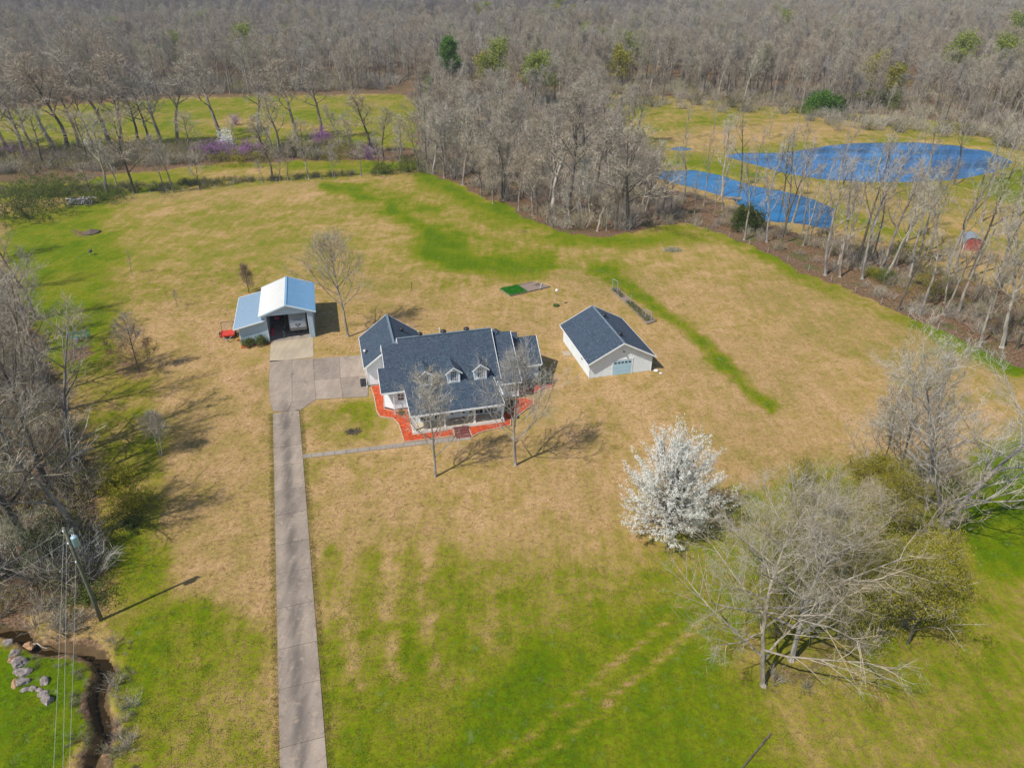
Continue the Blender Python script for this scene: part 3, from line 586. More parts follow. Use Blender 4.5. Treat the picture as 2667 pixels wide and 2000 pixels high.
q = MB(); q.slab([(*hloc(*p).xy, .06) for p in ((4.45, -2.05), (6.2, -2.05), (6.15, -1.06), (4.45, -1.06))], .1); tag(q.build('brick_landing', M['brick']), 'reddish brick landing at the foot of the porch steps', 'paving')
# ---- air conditioners
def ac_unit(loc, label, m):
    r = empty('air_conditioner', loc, R(14.4), label, 'air conditioner')
    q = MB(); q.box(-.38, -.38, .06, .38, .38, .82); q.build('cabinet', m, r); q = MB(); q.lathe([(.32, .821), (.33, .86), (.1, .9)], 0, 0, 12); q.build('fan_grille', M['dark'], r)
    q = MB(); q.box(-.5, -.5, 0, .5, .5, .07); q.build('pad', M['path'], r)
    q = MB(); [q.box(-.39, -.36 + .09 * k, .1, -.382, -.32 + .09 * k, .78) for k in range(8)]; [q.box(-.36 + .09 * k, -.39, .1, -.32 + .09 * k, -.382, .78) for k in range(8)]; tag(q.build('louvre', M['darkgrey'], r), kind='stuff')
ac_unit(hloc(-4.75, 12.6), 'dark grey air conditioner beside the garage wall at the edge of the drive', M['darkgrey'])
ac_unit(hloc(17.8, 8.9), 'blue grey air conditioner against the right end wall of the house, nearer the front', M['blueglass'])
ac_unit(hloc(17.7, 11.0), 'blue grey air conditioner against the right end wall of the house, farther back', M['blueglass'])
# ------------------------------------------------------------------ workshop
BO = (9.94, 80.40, 0)
shop = empty('workshop', BO, R(14.2), 'white detached workshop with slate blue gable roof and pale garage door', 'building')
b = MB(); b.prism_y([(0, .02), (8.55, .02), (8.55, 2.22), (4.28, 4.52), (0, 2.22)], 0, 11.0); b.build('wall', M['siding'], shop)
b = MB()
for k in range(1, 29):
    x = k * .3
    if not 3.0 < x < 5.9: b.box(x - .018, -.014, .05, x + .018, 0, 2.2 + min(x, 8.55 - x) * .538 - .06)
    else: b.box(x - .018, -.014, 2.45, x + .018, 0, 2.2 + min(x, 8.55 - x) * .538 - .06)
for k in range(1, 36): b.box(-.014, k * .3 - .018, .05, 0, k * .3 + .018, 2.2)
tag(b.build('batten', M['siding'], shop), kind='stuff')
zr, ze = 4.78, 2.28
b = MB(); b.slab([(-.38, -.5, ze), (4.28, -.5, zr), (4.28, 11.5, zr), (-.38, 11.5, ze)], .14); b.slab([(4.28, -.5, zr), (8.94, -.5, ze), (8.94, 11.5, ze), (4.28, 11.5, zr)], .14); b.build('roof', M['shingle_y'], shop)
b = MB(); b.beam((4.28, -.5, zr + .02), (4.28, 11.5, zr + .02), .24, .05); b.build('ridge_cap', simple('ridge_shingles_shop', (.15, .2, .24), .85, .3, 3), shop)
b = MB()
for x in (-.4, 8.96):
    b.beam((x, -.53, ze - .06), (4.28, -.53, zr - .06), .05, .18); b.beam((x, 11.53, ze - .06), (4.28, 11.53, zr - .06), .05, .18); b.beam((x, -.53, ze - .08), (x, 11.53, ze - .08), .05, .16)
b.build('fascia', M['trim'], shop)
for x in (0, 8.55): q = MB(); q.box(x - .05, -.03, 0, x + .05, .08, 2.15); q.build('corner_board', M['trim'], shop)
b = MB()
for k in range(4): b.box(3.2, -.04, .02 + k * .52, 5.75, -.012, .02 + k * .52 + .5)
gd = b.build('garage_door', simple('pale_blue_door', (.40, .60, .72), .5, .05, 1), shop)
for k in range(5):
    q = MB(); x = 3.32 + k * .49; q.box(x, -.052, 1.66, x + .33, -.041, 1.88); q.build('pane', M['glass'], gd)
b = MB(); b.box(3.05, -.05, 0, 3.19, 0, 2.3); b.box(5.76, -.05, 0, 5.90, 0, 2.3); b.box(3.19, -.05, 2.12, 5.76, 0, 2.3); b.build('door_frame', M['trim'], shop)
q = MB(); q.tube([(4.4, -.02, 3.5), (4.4, -.2, 3.62), (4.4, -.32, 3.55)], .025, 6); q.lathe([(.14, 3.42), (.05, 3.56)], 4.4, -.34, 8); q.build('wall_lamp', M['dark'], shop)
window(shop, 2.65, 3.2, 1.15, 1.75, 0, 1, 2, 'window', .05, 'u'); q = MB(); q.box(-.04, 7.0, .05, 0, 7.85, 2.02); q.build('side_door', M['trim'], shop)
q = MB(); q.box(-1.25, 6.5, 0, -.2, 7.85, .08); q.build('door_pad', M['apron'], shop)
for y in (2.4, 8.3): o = vent_mesh().build('roof_vent', M['dark'], shop, True); o.location = (4.85, y, 4.5); o.scale = (1.25, 1.25, 1.3)
def bloc(u, v, z=0.):
    a = R(14.2); return Vector(BO) + Vector((math.cos(a), math.sin(a), 0)) * u + Vector((-math.sin(a), math.cos(a), 0)) * v + Vector((0, 0, z))
q = MB(); q.lathe([(.16, 0), (.22, .35), (.24, .36), (.2, .34)], 0, 0, 10); o = q.build('bucket', M['darkgrey'], None, True); o.location = bloc(8.9, .1); tag(o, 'dark bucket by the right front corner of the workshop', 'bucket')
q = MB(); q.lathe([(.1, 0), (.3, .05), (.33, .14), (.2, .2), (.03, .22)], 0, 0, 10); o = q.build('stepping_stone', M['plastic_white'], None, True); o.location = bloc(9.15, -.35); tag(o, 'pale round lid lying beside the dark bucket at the workshop corner', 'lid')
q = MB(); q.lathe([(.1, 0), (.2, .04), (.2, .1), (.05, .12)], 0, 0, 8); o = q.build('flat_stone', M['plastic_white'], None, True); o.location = bloc(9.5, -1.1); tag(o, 'small white stone in the grass in front of the workshop corner', 'stone')
# ------------------------------------------------------------------ carport
CO = (-34.26, 90.76, 0)
cp = empty('carport', CO, R(14.4), 'tall open fronted steel carport with roof coloured white for its sunlit slope and blue for the other, and a lean-to shed', 'carport')
def cloc(u, v, z=0.): return Vector(CO) + ux * u + vx * v + Vector((0, 0, z))
zr, ze = 5.52, 4.12
b = MB(); b.slab([(-.9, -.4, ze), (2.95, -.4, zr), (2.95, 10.4, zr), (-.9, 10.4, ze)], .08); b.build('roof_panel', M['roofwhite'], cp)  # sunlit slope: its brightness against the right one is coloured in
b = MB(); b.slab([(2.95, -.4, zr), (6.85, -.4, ze), (6.85, 10.4, ze), (2.95, 10.4, zr)], .08); b.build('roof_panel', M['roofblue_shade'], cp)
b = MB()
for k in range(46): y = -.3 + k * .235; b.beam((-.88, y, ze + .012), (2.9, y, zr + .004), .03, .02)
tag(b.build('roof_rib', M['roofwhite'], cp), kind='stuff'); b = MB()
for k in range(46): y = -.3 + k * .235; b.beam((3.0, y, zr + .004), (6.83, y, ze + .012), .03, .02)
tag(b.build('roof_rib', M['roofblue_shade'], cp), kind='stuff')
b = MB(); b.beam((2.95, -.45, zr + .02), (2.95, 10.45, zr + .02), .3, .05); b.build('ridge_cap', M['roofblue_shade'], cp)
b = MB(); b.beam((-.92, -.43, ze - .04), (2.95, -.43, zr - .04), .05, .2); b.beam((6.87, -.43, ze - .04), (2.95, -.43, zr - .04), .05, .2); b.beam((-.92, 10.43, ze - .04), (2.95, 10.43, zr - .04), .05, .16); b.beam((6.87, 10.43, ze - .04), (2.95, 10.43, zr - .04), .05, .16)
b.build('fascia', simple('pale_blue_trim', (.55, .68, .74), .45, .05, 2), cp)
b = MB(); b.prism_y([(.0, 3.95), (6.3, 3.95), (6.3, 4.2), (2.95, 5.4), (0, 4.25)], -.02, .06)
b.build('gable_wall', M['wallblue'], cp); b = MB(); b.prism_y([(.0, .0), (6.3, .0), (6.3, 4.2), (2.95, 5.4), (0, 4.25)], 10.0, 10.08); b.build('gable_wall', M['wallblue'], cp)
b = MB(); b.box(6.22, .065, 0, 6.3, 9.99, 4.2); b.box(5.66, 0, 0, 6.3, .06, 3.95); b.build('side_wall', M['wallblue'], cp)
b = MB(); b.box(-.06, .065, 0, 0, 9.99, 4.18); b.build('side_wall', M['wallblue'], cp)
b = MB()
for k in range(4): b.box(5.72 + k * .16, -.02, 0, 5.75 + k * .16, 0, 3.94)
for k in range(18): x = -3.66 + k * .21; b.box(x, -.018, 0, x + .035, 0, 2.35 + (x + 3.76) * .22)
tag(b.build('wall_rib', M['wallblue'], cp), kind='stuff')
b = MB(); b.prism_y([(-3.76, 0), (-.06, 0), (-.06, 3.3), (-3.76, 2.48)], 0, 10.4); b.box(-.58, -.01, 0, 0, .05, 4.1); b.build('shed_wall', M['wallblue'], cp)
b = MB(); b.slab([(-4.42, -.4, 2.6), (-.06, -.4, 3.52), (-.06, 11.0, 3.52), (-4.42, 11.0, 2.6)], .08); b.build('shed_roof', simple('galvanised_sheet', (.36, .46, .60), .5, .08, 1), cp)
b = MB()
for k in range(54): y = -.3 + k * .21; b.beam((-4.4, y, 2.625), (-.1, y, 3.53), .06, .045)
tag(b.build('roof_rib', M['blueglass'], cp), kind='stuff')
for a_, c_, h_ in (((-4.44, -.43, 2.57), (-.3, -.43, 3.44), .17), ((-4.44, 11.03, 2.57), (-.06, 11.03, 3.48), .14), ((-4.45, -.43, 2.55), (-4.45, 11.03, 2.55), .12)): b = MB(); b.beam(a_, c_, .05, h_); b.build('fascia', M['trim'], cp)
for a_ in ((5.6, -.035, 0, 5.66, .06, 3.95), (-3.8, -.03, 0, -3.72, .03, 2.45), (-.02, -.03, 0, .05, .07, 3.95)): b = MB(); b.box(*a_); b.build('corner_trim', M['trim'], cp)
def slab_set(name, u0, u1, v0, v1, nu, nv, mat, zb=.02, zt=.05):
    cells = []
    for i in range(nu):
        for j in range(nv):
            a0, a1 = u0 + (u1 - u0) * i / nu, u0 + (u1 - u0) * (i + 1) / nu; b0, b1 = v0 + (v1 - v0) * j / nv, v0 + (v1 - v0) * (j + 1) / nv
            cells.append([cloc(a0, b0), cloc(a1, b0), cloc(a1, b1), cloc(a0, b1)])
    return paving(name, cells, mat, [cloc(u0, v0), cloc(u1, v0), cloc(u1, v1), cloc(u0, v1)], zb, zt)
slab_set('carport_apron', .15, 5.95, -6.3, -.05, 1, 1, M['apron'])
slab_set('carport_floor', .02, 6.2, -.04, 9.95, 2, 3, M['path'])
q = MB(); q.box(-.12, 0, .064, .12, 8.0, .072); o = q.build('floor_stripe', simple('cream_paint', (.55, .5, .33), .7, .25, 3)); o.location = cloc(1.95, .9); o.rotation_euler = (0, 0, R(14.4)); tag(o, 'cream stripe running back along the carport floor', 'floor marking')
# travel trailer
rv = empty('travel_trailer', cloc(2.88, 1.55, 0), R(14.4), 'white travel trailer with black triangular emblem parked in the carport', 'travel trailer')
W_ = 2.36
q = MB(); q.prism_x([(.25, .62), (.1, .95), (.15, 1.75), (.5, 2.25), (1.0, 2.7), (1.35, 3.0), (7.3, 3.05), (7.4, .6)], 0, W_); q.build('body', M['rv'], rv)
q = MB(); q.prism_x([(.20, .50), (.0, .68), (-.04, .92), (.1, 1.0), (.26, .98), (.3, .5)], .1, W_ - .1); q.build('lower_cap', M['rvlow'], rv)
q = MB(); q.prism_x([(.11, 1.03), (.02, 1.06), (.02, 1.66), (.12, 1.9), (.36, 2.16), (.5, 2.22), (.16, 1.75)], .12, W_ - .12); cap = q.build('front_cap', M['trim'], rv)
q = MB(); zf = lambda z: .02 - .012
q.add([(.72, .008, 1.64), (1.66, .008, 1.64), (1.19, .008, 1.12), (.96, .008, 1.56), (1.42, .008, 1.56), (1.19, .008, 1.30)], [(0, 3, 5, 2), (0, 1, 4, 3), (1, 2, 5, 4)]); q.build('emblem', M['dark'], cap)
q = MB(); q.box(.55, .28, 2.165, 1.85, .3, 2.21); q.tube([(.6, .22, 2.1), (1.2, .2, 2.12), (1.8, .22, 2.1)], .015, 5); q.build('lettering_band', M['darkgrey'], cap)
q = MB(); q.box(.85, 1.75, 3.0, 1.45, 2.6, 3.25); q.build('roof_air_conditioner', M['trim'], rv); q = MB(); q.lathe([(.12, 3.0), (.12, 3.12)], 1.95, 1.9, 8); q.build('roof_vent', M['dark'], rv)
q = MB(); q.box(-.02, .9, .65, -.005, 7.3, .85); q.box(-.04, 1.3, .9, -.006, 1.4, 2.9); q.build('side_trim', M['dark'], rv)
for x in (.0, W_ - .25):
    for y in (3.9, 4.75): q = MB(); q.lathe([(.2, 0), (.35, .0), (.37, .05), (.37, .2), (.35, .25), (.2, .25)], 0, 0, 14); o = q.build('wheel', M['rubber'], rv, True); o.location = (x, y, .43); o.rotation_euler = (0, R(90), 0)
q = MB(); q.beam((.5, .3, .5), (1.18, -.9, .5), .08, .1); q.beam((1.86, .3, .5), (1.18, -.9, .5), .08, .1); q.build('hitch', M['dark'], rv); q = MB(); q.tube([(1.18, -.75, .06), (1.18, -.75, .95)], .04, 8); q.build('jack', M['dark'], rv)
# tractor
tr = empty('garden_tractor', cloc(.95, 7.2, .05), R(14.4), 'red and black garden tractor parked in the left bay of the carport', 'tractor')
q = MB(); q.box(-.32, -.6, .45, .32, .55, .8); q.prism_y([(-.5, .8), (.5, .8), (.45, .95), (-.45, .95)], .1, .8); q.build('body', M['dark'], tr)
q = MB(); q.prism_x([(-1.5, .5), (-.55, .5), (-.55, 1.15), (-1.35, 1.05)], -.3, .3); q.build('hood', M['redtool'], tr)
for x, y, r_ in ((-.62, .35, .5), (.4, .35, .5), (-.5, -1.15, .33), (.3, -1.15, .33)): q = MB(); q.lathe([(r_ * .5, 0), (r_ * .95, 0), (r_, .05), (r_, .18), (r_ * .95, .23), (r_ * .5, .23)], 0, 0, 14); o = q.build('wheel', M['rubber'], tr, True); o.location = (x, y, r_); o.rotation_euler = (0, R(90), 0)
q = MB(); q.box(-.25, .1, .95, .25, .55, 1.05); q.box(-.25, .5, 1.05, .25, .6, 1.45); q.build('seat', M['dark'], tr); q = MB(); q.tube([(0, -.5, 1.1), (0, -.2, 1.35)], .03, 6); q.lathe([(.2, 1.34), (.22, 1.37), (.2, 1.4)], 0, -.15, 12); q.build('steering_wheel', M['dark'], tr)
q = MB(); q.prism_x([(-2.2, .1), (-1.7, .1), (-1.65, .75), (-1.8, .75)], -.7, .7); q.build('loader_bucket', M['dark'], tr); q = MB(); q.beam((-.4, -.3, .8), (-.4, -1.75, .45), .08, .1); q.beam((.4, -.3, .8), (.4, -1.75, .45), .08, .1); q.build('loader_arm', M['redtool'], tr)
for i, v in enumerate((2.0, 2.7, 3.4)):
    r = empty('fuel_can', cloc(.32, v, .05), R(14.4 + 20 * i), ('nearest', 'middle', 'farthest')[i] + ' of the three red fuel cans against the left carport wall', 'fuel can', 'red fuel cans by the carport wall')
    q = MB(); q.prism_x([(-.2, 0), (.2, 0), (.22, .4), (.1, .5), (-.12, .5), (-.22, .4)], -.14, .14); q.build('body', M['redtool'], r); q = MB(); q.tube([(0, -.1, .48), (0, -.3, .62)], .03, 6); q.build('spout', M['dark'], r); q = MB(); q.tube([(0, -.08, .5), (0, -.05, .6), (0, .1, .6), (0, .12, .5)], .02, 5); q.build('handle', M['redtool'], r)
r = empty('golf_bag', cloc(2.35, 2.7, .05), R(14.4), 'black bag with pale open end leaning against the travel trailer', 'bag')
q = MB(); q.tube([(-.45, -.5, .35), (.2, .1, .8), (.4, .35, .95)], [.15, .17, .15], 10); q.build('body', M['dark'], r); q = MB(); q.tube([(-.52, -.56, .3), (-.45, -.5, .35)], .12, 10); q.build('end', M['plastic_white'], r); q = MB(); q.tube([(.1, -.1, 0), (.1, 0, .7)], .03, 6); q.tube([(-.25, .2, 0), (.1, 0, .7)], .02, 6); q.build('leg', M['dark'], r)
# utility trailer
ut = empty('utility_trailer', cloc(-5.78, 3.3, 0), R(14.4), 'small red utility trailer with upright mesh gate beside the lean-to', 'trailer')
q = MB(); q.box(-.88, -1.0, .5, .88, 1.0, .56); q.build('bed', M['red'], ut)
q = MB(); 
for s_ in (-.9, .9): q.box(s_ - .04, -1.05, .5, s_ + .04, 1.05, .68)
q.box(-.9, -1.08, .5, .9, -1.0, .72); q.build('rail', M['red'], ut)
q = MB(); q.beam((-.9, 1.05, .6), (-.86, 1.25, 1.75), .05, .05); q.beam((.9, 1.05, .6), (.86, 1.25, 1.75), .05, .05); q.beam((-.86, 1.25, 1.75), (.86, 1.25, 1.75), .05, .05); gate = q.build('gate', M['dark'], ut)
for k in range(1, 9): q = MB(); x = -.88 + k * .195; q.beam((x, 1.07, .6), (x, 1.25, 1.73), .04, .03); q.build('slat', M['greywood'], gate)
for x in (-1.16, .96): q = MB(); q.lathe([(.12, 0), (.28, .0), (.3, .04), (.3, .16), (.28, .2), (.12, .2)], 0, 0, 14); o = q.build('wheel', M['rubber'], ut, True); o.location = (x, 0, .3); o.rotation_euler = (0, R(90), 0)
for x in (-1.2, .93): q = MB(); q.box(x, -.4, .63, x + .27, .4, .67); q.build('fender', M['dark'], ut)
q = MB(); q.beam((-.6, -1.05, .48), (.05, -2.2, .42), .07, .08); q.beam((.6, -1.05, .48), (.05, -2.2, .42), .07, .08); q.tube([(.05, -2.1, .03), (.05, -2.1, .8)], .03, 6); q.build('tongue', M['greywood'], ut)
r = empty('flower_pot', cloc(-4.35, 1.5, 0), 0, 'orange clay pot between the red trailer and the lean-to wall', 'pot'); q = MB(); q.lathe([(.12, 0), (.19, .3), (.22, .31), (.22, .36), (.18, .36)], 0, 0, 10); q.build('pot', M['orange'], r, True); q = MB(); q.lathe([(.17, .345), (.02, .35)], 0, 0, 8); q.build('soil', M['soil'], r)
bed('mulch_bed', [cloc(*p) for p in ((-3.75, -1.1), (.1, -.85), (.05, -.06), (-3.72, -.06))], 'strip of dark red mulch under the two bushes at the carport', M['mulchdark'], edge=False)
q = MB(); q.slab([(*cloc(*p).xy, .1) for p in ((-3.78, -1.15), (-3.0, -1.08), (-3.05, -.7), (-3.76, -.6))], .1); tag(q.build('mulch_patch', M['mulch']), 'fresh orange mulch patch at the left end of the carport bed', 'mulch')
# ------------------------------------------------------------------ vegetation
def bark_mat(name, col, twig=False, var=.35):
    m, n, p = new_mat(name); t = NT(n); v = t.obj(); oi = t.node('ShaderNodeObjectInfo').outputs['Random']
    nz = t.noise(t.mapping(v, (1, 1, .25)), 2.2, 3, .6)
    c = t.mix(t.maprange(nz, .35, .65), tuple(x * (1 - var) for x in col), tuple(min(1, x * (1 + var)) for x in col))
    sh = t.ramp(oi, [(0, (.84, .87, .94)), (.25, (1.05, 1.05, 1.04)), (.5, (1.10, 1.02, .90)), (.7, (.95, .94, .90)), (.85, (1.18, 1.17, 1.13)), (1, (.92, 1.0, .76))])
    n.links.new(t.mix(1., c, sh, 'MULTIPLY'), p.inputs['Base Color']); p.inputs['Roughness'].default_value = .9; p.inputs['Specular IOR Level'].default_value = .2; return m
def leaf_mat(name, col, col2, trans=.25):
    m, n, p = new_mat(name); t = NT(n); v = t.obj(); nz = t.noise(v, 1.6, 3, .7)
    ge = t.node('ShaderNodeNewGeometry').outputs['Random Per Island']
    c = t.mix(t.maprange(t.math('ADD', t.math('MULTIPLY', nz, .6), t.math('MULTIPLY', ge, .4)), .3, .7), col, col2)
    n.links.new(c, p.inputs['Base Color']); p.inputs['Roughness'].default_value = .7; p.inputs['Specular IOR Level'].default_value = .25
    tr_ = t.node('ShaderNodeBsdfTranslucent'); n.links.new(c, tr_.inputs[0]); mx = t.node('ShaderNodeMixShader'); mx.inputs[0].default_value = trans
    out = [q for q in n.nodes if q.type == 'OUTPUT_MATERIAL'][0]; n.links.new(p.outputs[0], mx.inputs[1]); n.links.new(tr_.outputs[0], mx.inputs[2]); n.links.new(mx.outputs[0], out.inputs[0]); return m
M['bark'] = bark_mat('grey_bark', (.23, .20, .17)); M['bark_dark'] = bark_mat('dark_bark', (.10, .085, .07)); M['bark_pale'] = bark_mat('pale_bark', (.34, .31, .275), var=.3); M['bark_mid'] = bark_mat('mid_grey_bark', (.255, .235, .205), var=.35)
M['twig'] = bark_mat('grey_twigs', (.34, .305, .25), var=.2); M['twig_dark'] = bark_mat('dark_twigs', (.23, .205, .19), var=.2); M['twig_brown'] = bark_mat('brown_twigs', (.30, .26, .205), var=.25); M['twig_pale'] = bark_mat('pale_twigs', (.38, .345, .29), var=.2)
M['blossom'] = leaf_mat('white_blossom', (.86, .86, .78), (.93, .93, .90), .4); M['brownleaf'] = leaf_mat('dead_oak_leaves', (.16, .085, .04), (.26, .15, .07))
M['limeleaf'] = leaf_mat('young_yellow_green_leaves', (.25, .26, .015), (.40, .34, .03), .35); M['oliveleaf'] = leaf_mat('olive_spring_leaves', (.20, .20, .012), (.33, .27, .022), .35)
M['pine'] = leaf_mat('pine_needles', (.05, .13, .01), (.11, .23, .015)); M['shrubleaf'] = leaf_mat('shrub_leaves', (.06, .10, .02), (.20, .20, .05)); M['redbud'] = leaf_mat('purple_blossom', (.28, .11, .30), (.42, .20, .44), .3)
M['vivid'] = leaf_mat('vivid_green_leaves', (.02, .20, .01), (.05, .32, .015), .3); M['springleaf'] = leaf_mat('lime_spring_leaves', (.20, .27, .025), (.30, .33, .05), .35); M['cedar'] = leaf_mat('cedar_foliage', (.04, .065, .012), (.09, .12, .02)); M['grassy'] = leaf_mat('spring_brush_leaves', (.07, .11, .012), (.16, .20, .03), .3)
class TB:
    """Grows one tree; wood thicker than a twig goes to .tr (trunk), the fine wood to .cr (crown), leaves to .lv."""
    def __init__(s, seed): s.r = random.Random(seed); s.tr = MB(); s.cr = MB(); s.lv = MB(); s.tips = []
    def perp(s, d):
        a = Vector((s.r.gauss(0, 1), s.r.gauss(0, 1), s.r.gauss(0, 1))); a = a - d * a.dot(d); return a.normalized() if a.length > 1e-3 else Vector((1, 0, 0))
    def limb(s, p, d, L, r0, r1, nseg, wob, up, mb, n):
        pts = [p.copy()]; q = p.copy(); d = d.normalized()
        for i in range(nseg):
            d = (d + s.perp(d) * wob * s.r.random() + Vector((0, 0, up))).normalized(); q = q + d * (L / nseg); pts.append(q.copy())
        rad = [r0 + (r1 - r0) * i / nseg for i in range(nseg + 1)]
        mb.tube(pts, rad, n, caps=False); return pts
    def spike(s, p, d, L, w):
        a = s.perp(d) * w * .5; m = p + d * L * .55 + s.perp(d) * L * .09
        s.cr.add([p - a, p + a, m + a * .55, m - a * .55, p + d * L + s.perp(d) * L * .12], [(0, 1, 2, 3), (3, 2, 4)])
    def at_pts(s, pts, t):
        x = t * (len(pts) - 1); i = min(int(x), len(pts) - 2); f = x - i; return pts[i].lerp(pts[i + 1], f), (pts[i + 1] - pts[i]).normalized()
    def grow(s, H, r, fork, n1, n2, n3, n4, len1, ang, up, tw, tl, lean=(0, 0), multi=1, top=.92, thin=1., r1f=.42, len2=.45):
        R_ = s.r
        stems = []
        for k in range(multi):
            d = Vector((lean[0], lean[1], 1)) if multi == 1 else Vector((math.cos(k * 6.28 / multi + R_.random()) * .22 + lean[0], math.sin(k * 6.28 / multi + R_.random()) * .22 + lean[1], 1))
            base = Vector((0, 0, -.15)) + (s.perp(Vector((0, 0, 1))) * r * .8 if multi > 1 else Vector())
            stems.append(s.limb(base, d, H * (.9 + .12 * R_.random()) * top, r, r * .16, 9, .16, .05, s.tr, 7))
        if r > .15: s.tr.tube([(0, 0, -.2), (0, 0, .35)], [r * 1.7, r * .95], 7, caps=False)
        for st in stems:
            for i in range(n1):
                t = fork + (1 - fork) * ((i + R_.random()) / n1) ** .9; t = min(t, .99); p, d0 = s.at_pts(st, t)
                hgt = (t - fork) / (1 - fork + 1e-6); L = H * len1 * (1 - .62 * hgt) * (.75 + .5 * R_.random()); az = i * 2.4 + R_.random() * .9
                out = Vector((math.cos(az), math.sin(az), 0)); a = R(ang * (1 - .35 * hgt) * (.8 + .4 * R_.random())); d = (d0 * math.cos(a) + out * math.sin(a)).normalized()
                ra = max(.02, r * r1f * (1 - .7 * hgt)); l1 = s.limb(p, d, L, ra, ra * .25, 5, .3, up, s.tr, 5)
                for j in range(n2):
                    t2 = .22 + .78 * (j + R_.random()) / n2; p2, d2 = s.at_pts(l1, min(t2, .99)); L2 = L * len2 * (1.15 - .6 * t2) * (.7 + .6 * R_.random())
                    dd = (d2 * .75 + s.perp(d2) * .8 + Vector((0, 0, .25))).normalized(); l2 = s.limb(p2, dd, L2, max(.014, ra * .4) * thin, .012 * thin, 3, .35, up, s.cr, 3)
                    for k in range(n3):
                        t3 = .2 + .8 * (k + R_.random()) / n3; p3, d3 = s.at_pts(l2, min(t3, .99)); L3 = L2 * .5 * (.6 + .7 * R_.random()); dd = (d3 * .8 + s.perp(d3) * .75 + Vector((0, 0, .2))).normalized()
                        s.spike(p3, dd, L3, tw * 1.5); s.tips.append(p3 + dd * L3)
                        for m in range(n4):
                            t4 = R_.uniform(.15, 1); p4 = p3 + dd * L3 * t4; d4 = (dd * .7 + s.perp(dd) * .8 + Vector((0, 0, .15))).normalized(); L4 = tl * (.5 + R_.random()); s.spike(p4, d4, L4, tw)
                            if m % 2 == 0: s.tips.append(p4 + d4 * L4 * .7)
        return s
    def leaves(s, n, size, spread=.25, clump=3, pick=None):
        tips = [q for q in s.tips if pick is None or pick(q)]
        for i in range(n):
            c = s.r.choice(tips) + Vector((s.r.gauss(0, spread), s.r.gauss(0, spread), s.r.gauss(0, spread)))
            for k in range(clump):
                q = c + Vector((s.r.gauss(0, size), s.r.gauss(0, size), s.r.gauss(0, size))); a = Vector((s.r.gauss(0, 1), s.r.gauss(0, 1), s.r.gauss(0, 1))).normalized(); b_ = s.perp(a) * size * .5; a = a * size * .7
                s.lv.add([q - a, q + b_, q + a, q - b_], [(0, 1, 2, 3)])
        return s
    def meshes(s, name, tm, cm, lm=None, split=True):
        out = {'trunk': s.tr.mesh(name + '_trunk', tm)}
        out['crown'] = s.cr.mesh(name + '_twigs', cm)
        if lm is not None: out['foliage' if lm is not M['blossom'] and lm is not M['redbud'] else 'blossom'] = s.lv.mesh(name + '_foliage', lm)
        return out
def place(name, ms, loc, rz, sc, label, cat='tree', group=None, lean=(0, 0)):
    o = empty(name, loc, rz, label, cat, group); o.rotation_euler = (lean[0], lean[1], rz); o.scale = sc if hasattr(sc, '__len__') else (sc, sc, sc)
    for k, me in ms.items(): link(k, me, o)
    return o
rnd = random.Random(5)
# forest prototypes (about 22 m tall)
PR = []
specs = [('bark', 'twig', 3, .30, 13, 7, 4, 4, .30, 44), ('bark_dark', 'twig_brown', 11, .38, 12, 7, 4, 4, .27, 42), ('bark', 'twig', 23, .42, 12, 6, 4, 4, .30, 40), ('bark_dark', 'twig', 31, .28, 14, 6, 4, 4, .34, 52),
         ('bark', 'twig_brown', 47, .45, 12, 7, 4, 4, .27, 38), ('bark_pale', 'twig_pale', 59, .38, 11, 6, 4, 3, .30, 48), ('bark', 'twig_brown', 61, .33, 13, 7, 4, 4, .36, 46),
         ('bark_dark', 'twig_dark', 67, .33, 13, 7, 4, 4, .34, 44), ('bark', 'twig', 71, .40, 8, 5, 3, 3, .28, 46), ('bark_mid', 'twig_brown', 73, .34, 9, 5, 3, 3, .26, 50), ('bark_dark', 'twig', 79, .46, 7, 5, 3, 3, .30, 42)]
for i, (tm, cm, sd, fk, a, b_, c_, d_, l1, an) in enumerate(specs):
    t_ = TB(sd).grow(22, .26 + .03 * (i % 3), fk, a, b_, c_, d_, l1, an, .10, .045, 1.2)
    PR.append(t_.meshes('forest_tree%d' % i, M[tm], M[cm]))
def hgt(bx, by, ty):                    # height of a plumb thing whose foot and tip rows are known
    y = by * K - 1000; Y = CAMH * (1870 * _c - y * _s) / (1870 * _s + y * _c); y = ty * K - 1000
    return CAMH - Y * (1870 * _s + y * _c) / (1870 * _c - y * _s)
HF = 22.0
cnt = [0]
def wood_tree(px, py, h, label, group=None, kind=None, loc=None, wide=1.):
    p = loc if loc is not None else at(px, py); ms = PR[kind if kind is not None else rnd.randrange(7)]
    z = gz(p.x, p.y); s_ = h / HF; cnt[0] += 1
    return place('bare_tree', ms, (p.x, p.y, z), rnd.uniform(0, 6.28), (s_ * wide * rnd.uniform(1.05, 1.4), s_ * wide * rnd.uniform(1.05, 1.4), s_), label, 'tree', group, (rnd.uniform(-.035, .035), rnd.uniform(-.035, .035)))
def wlabel(loc): return loc
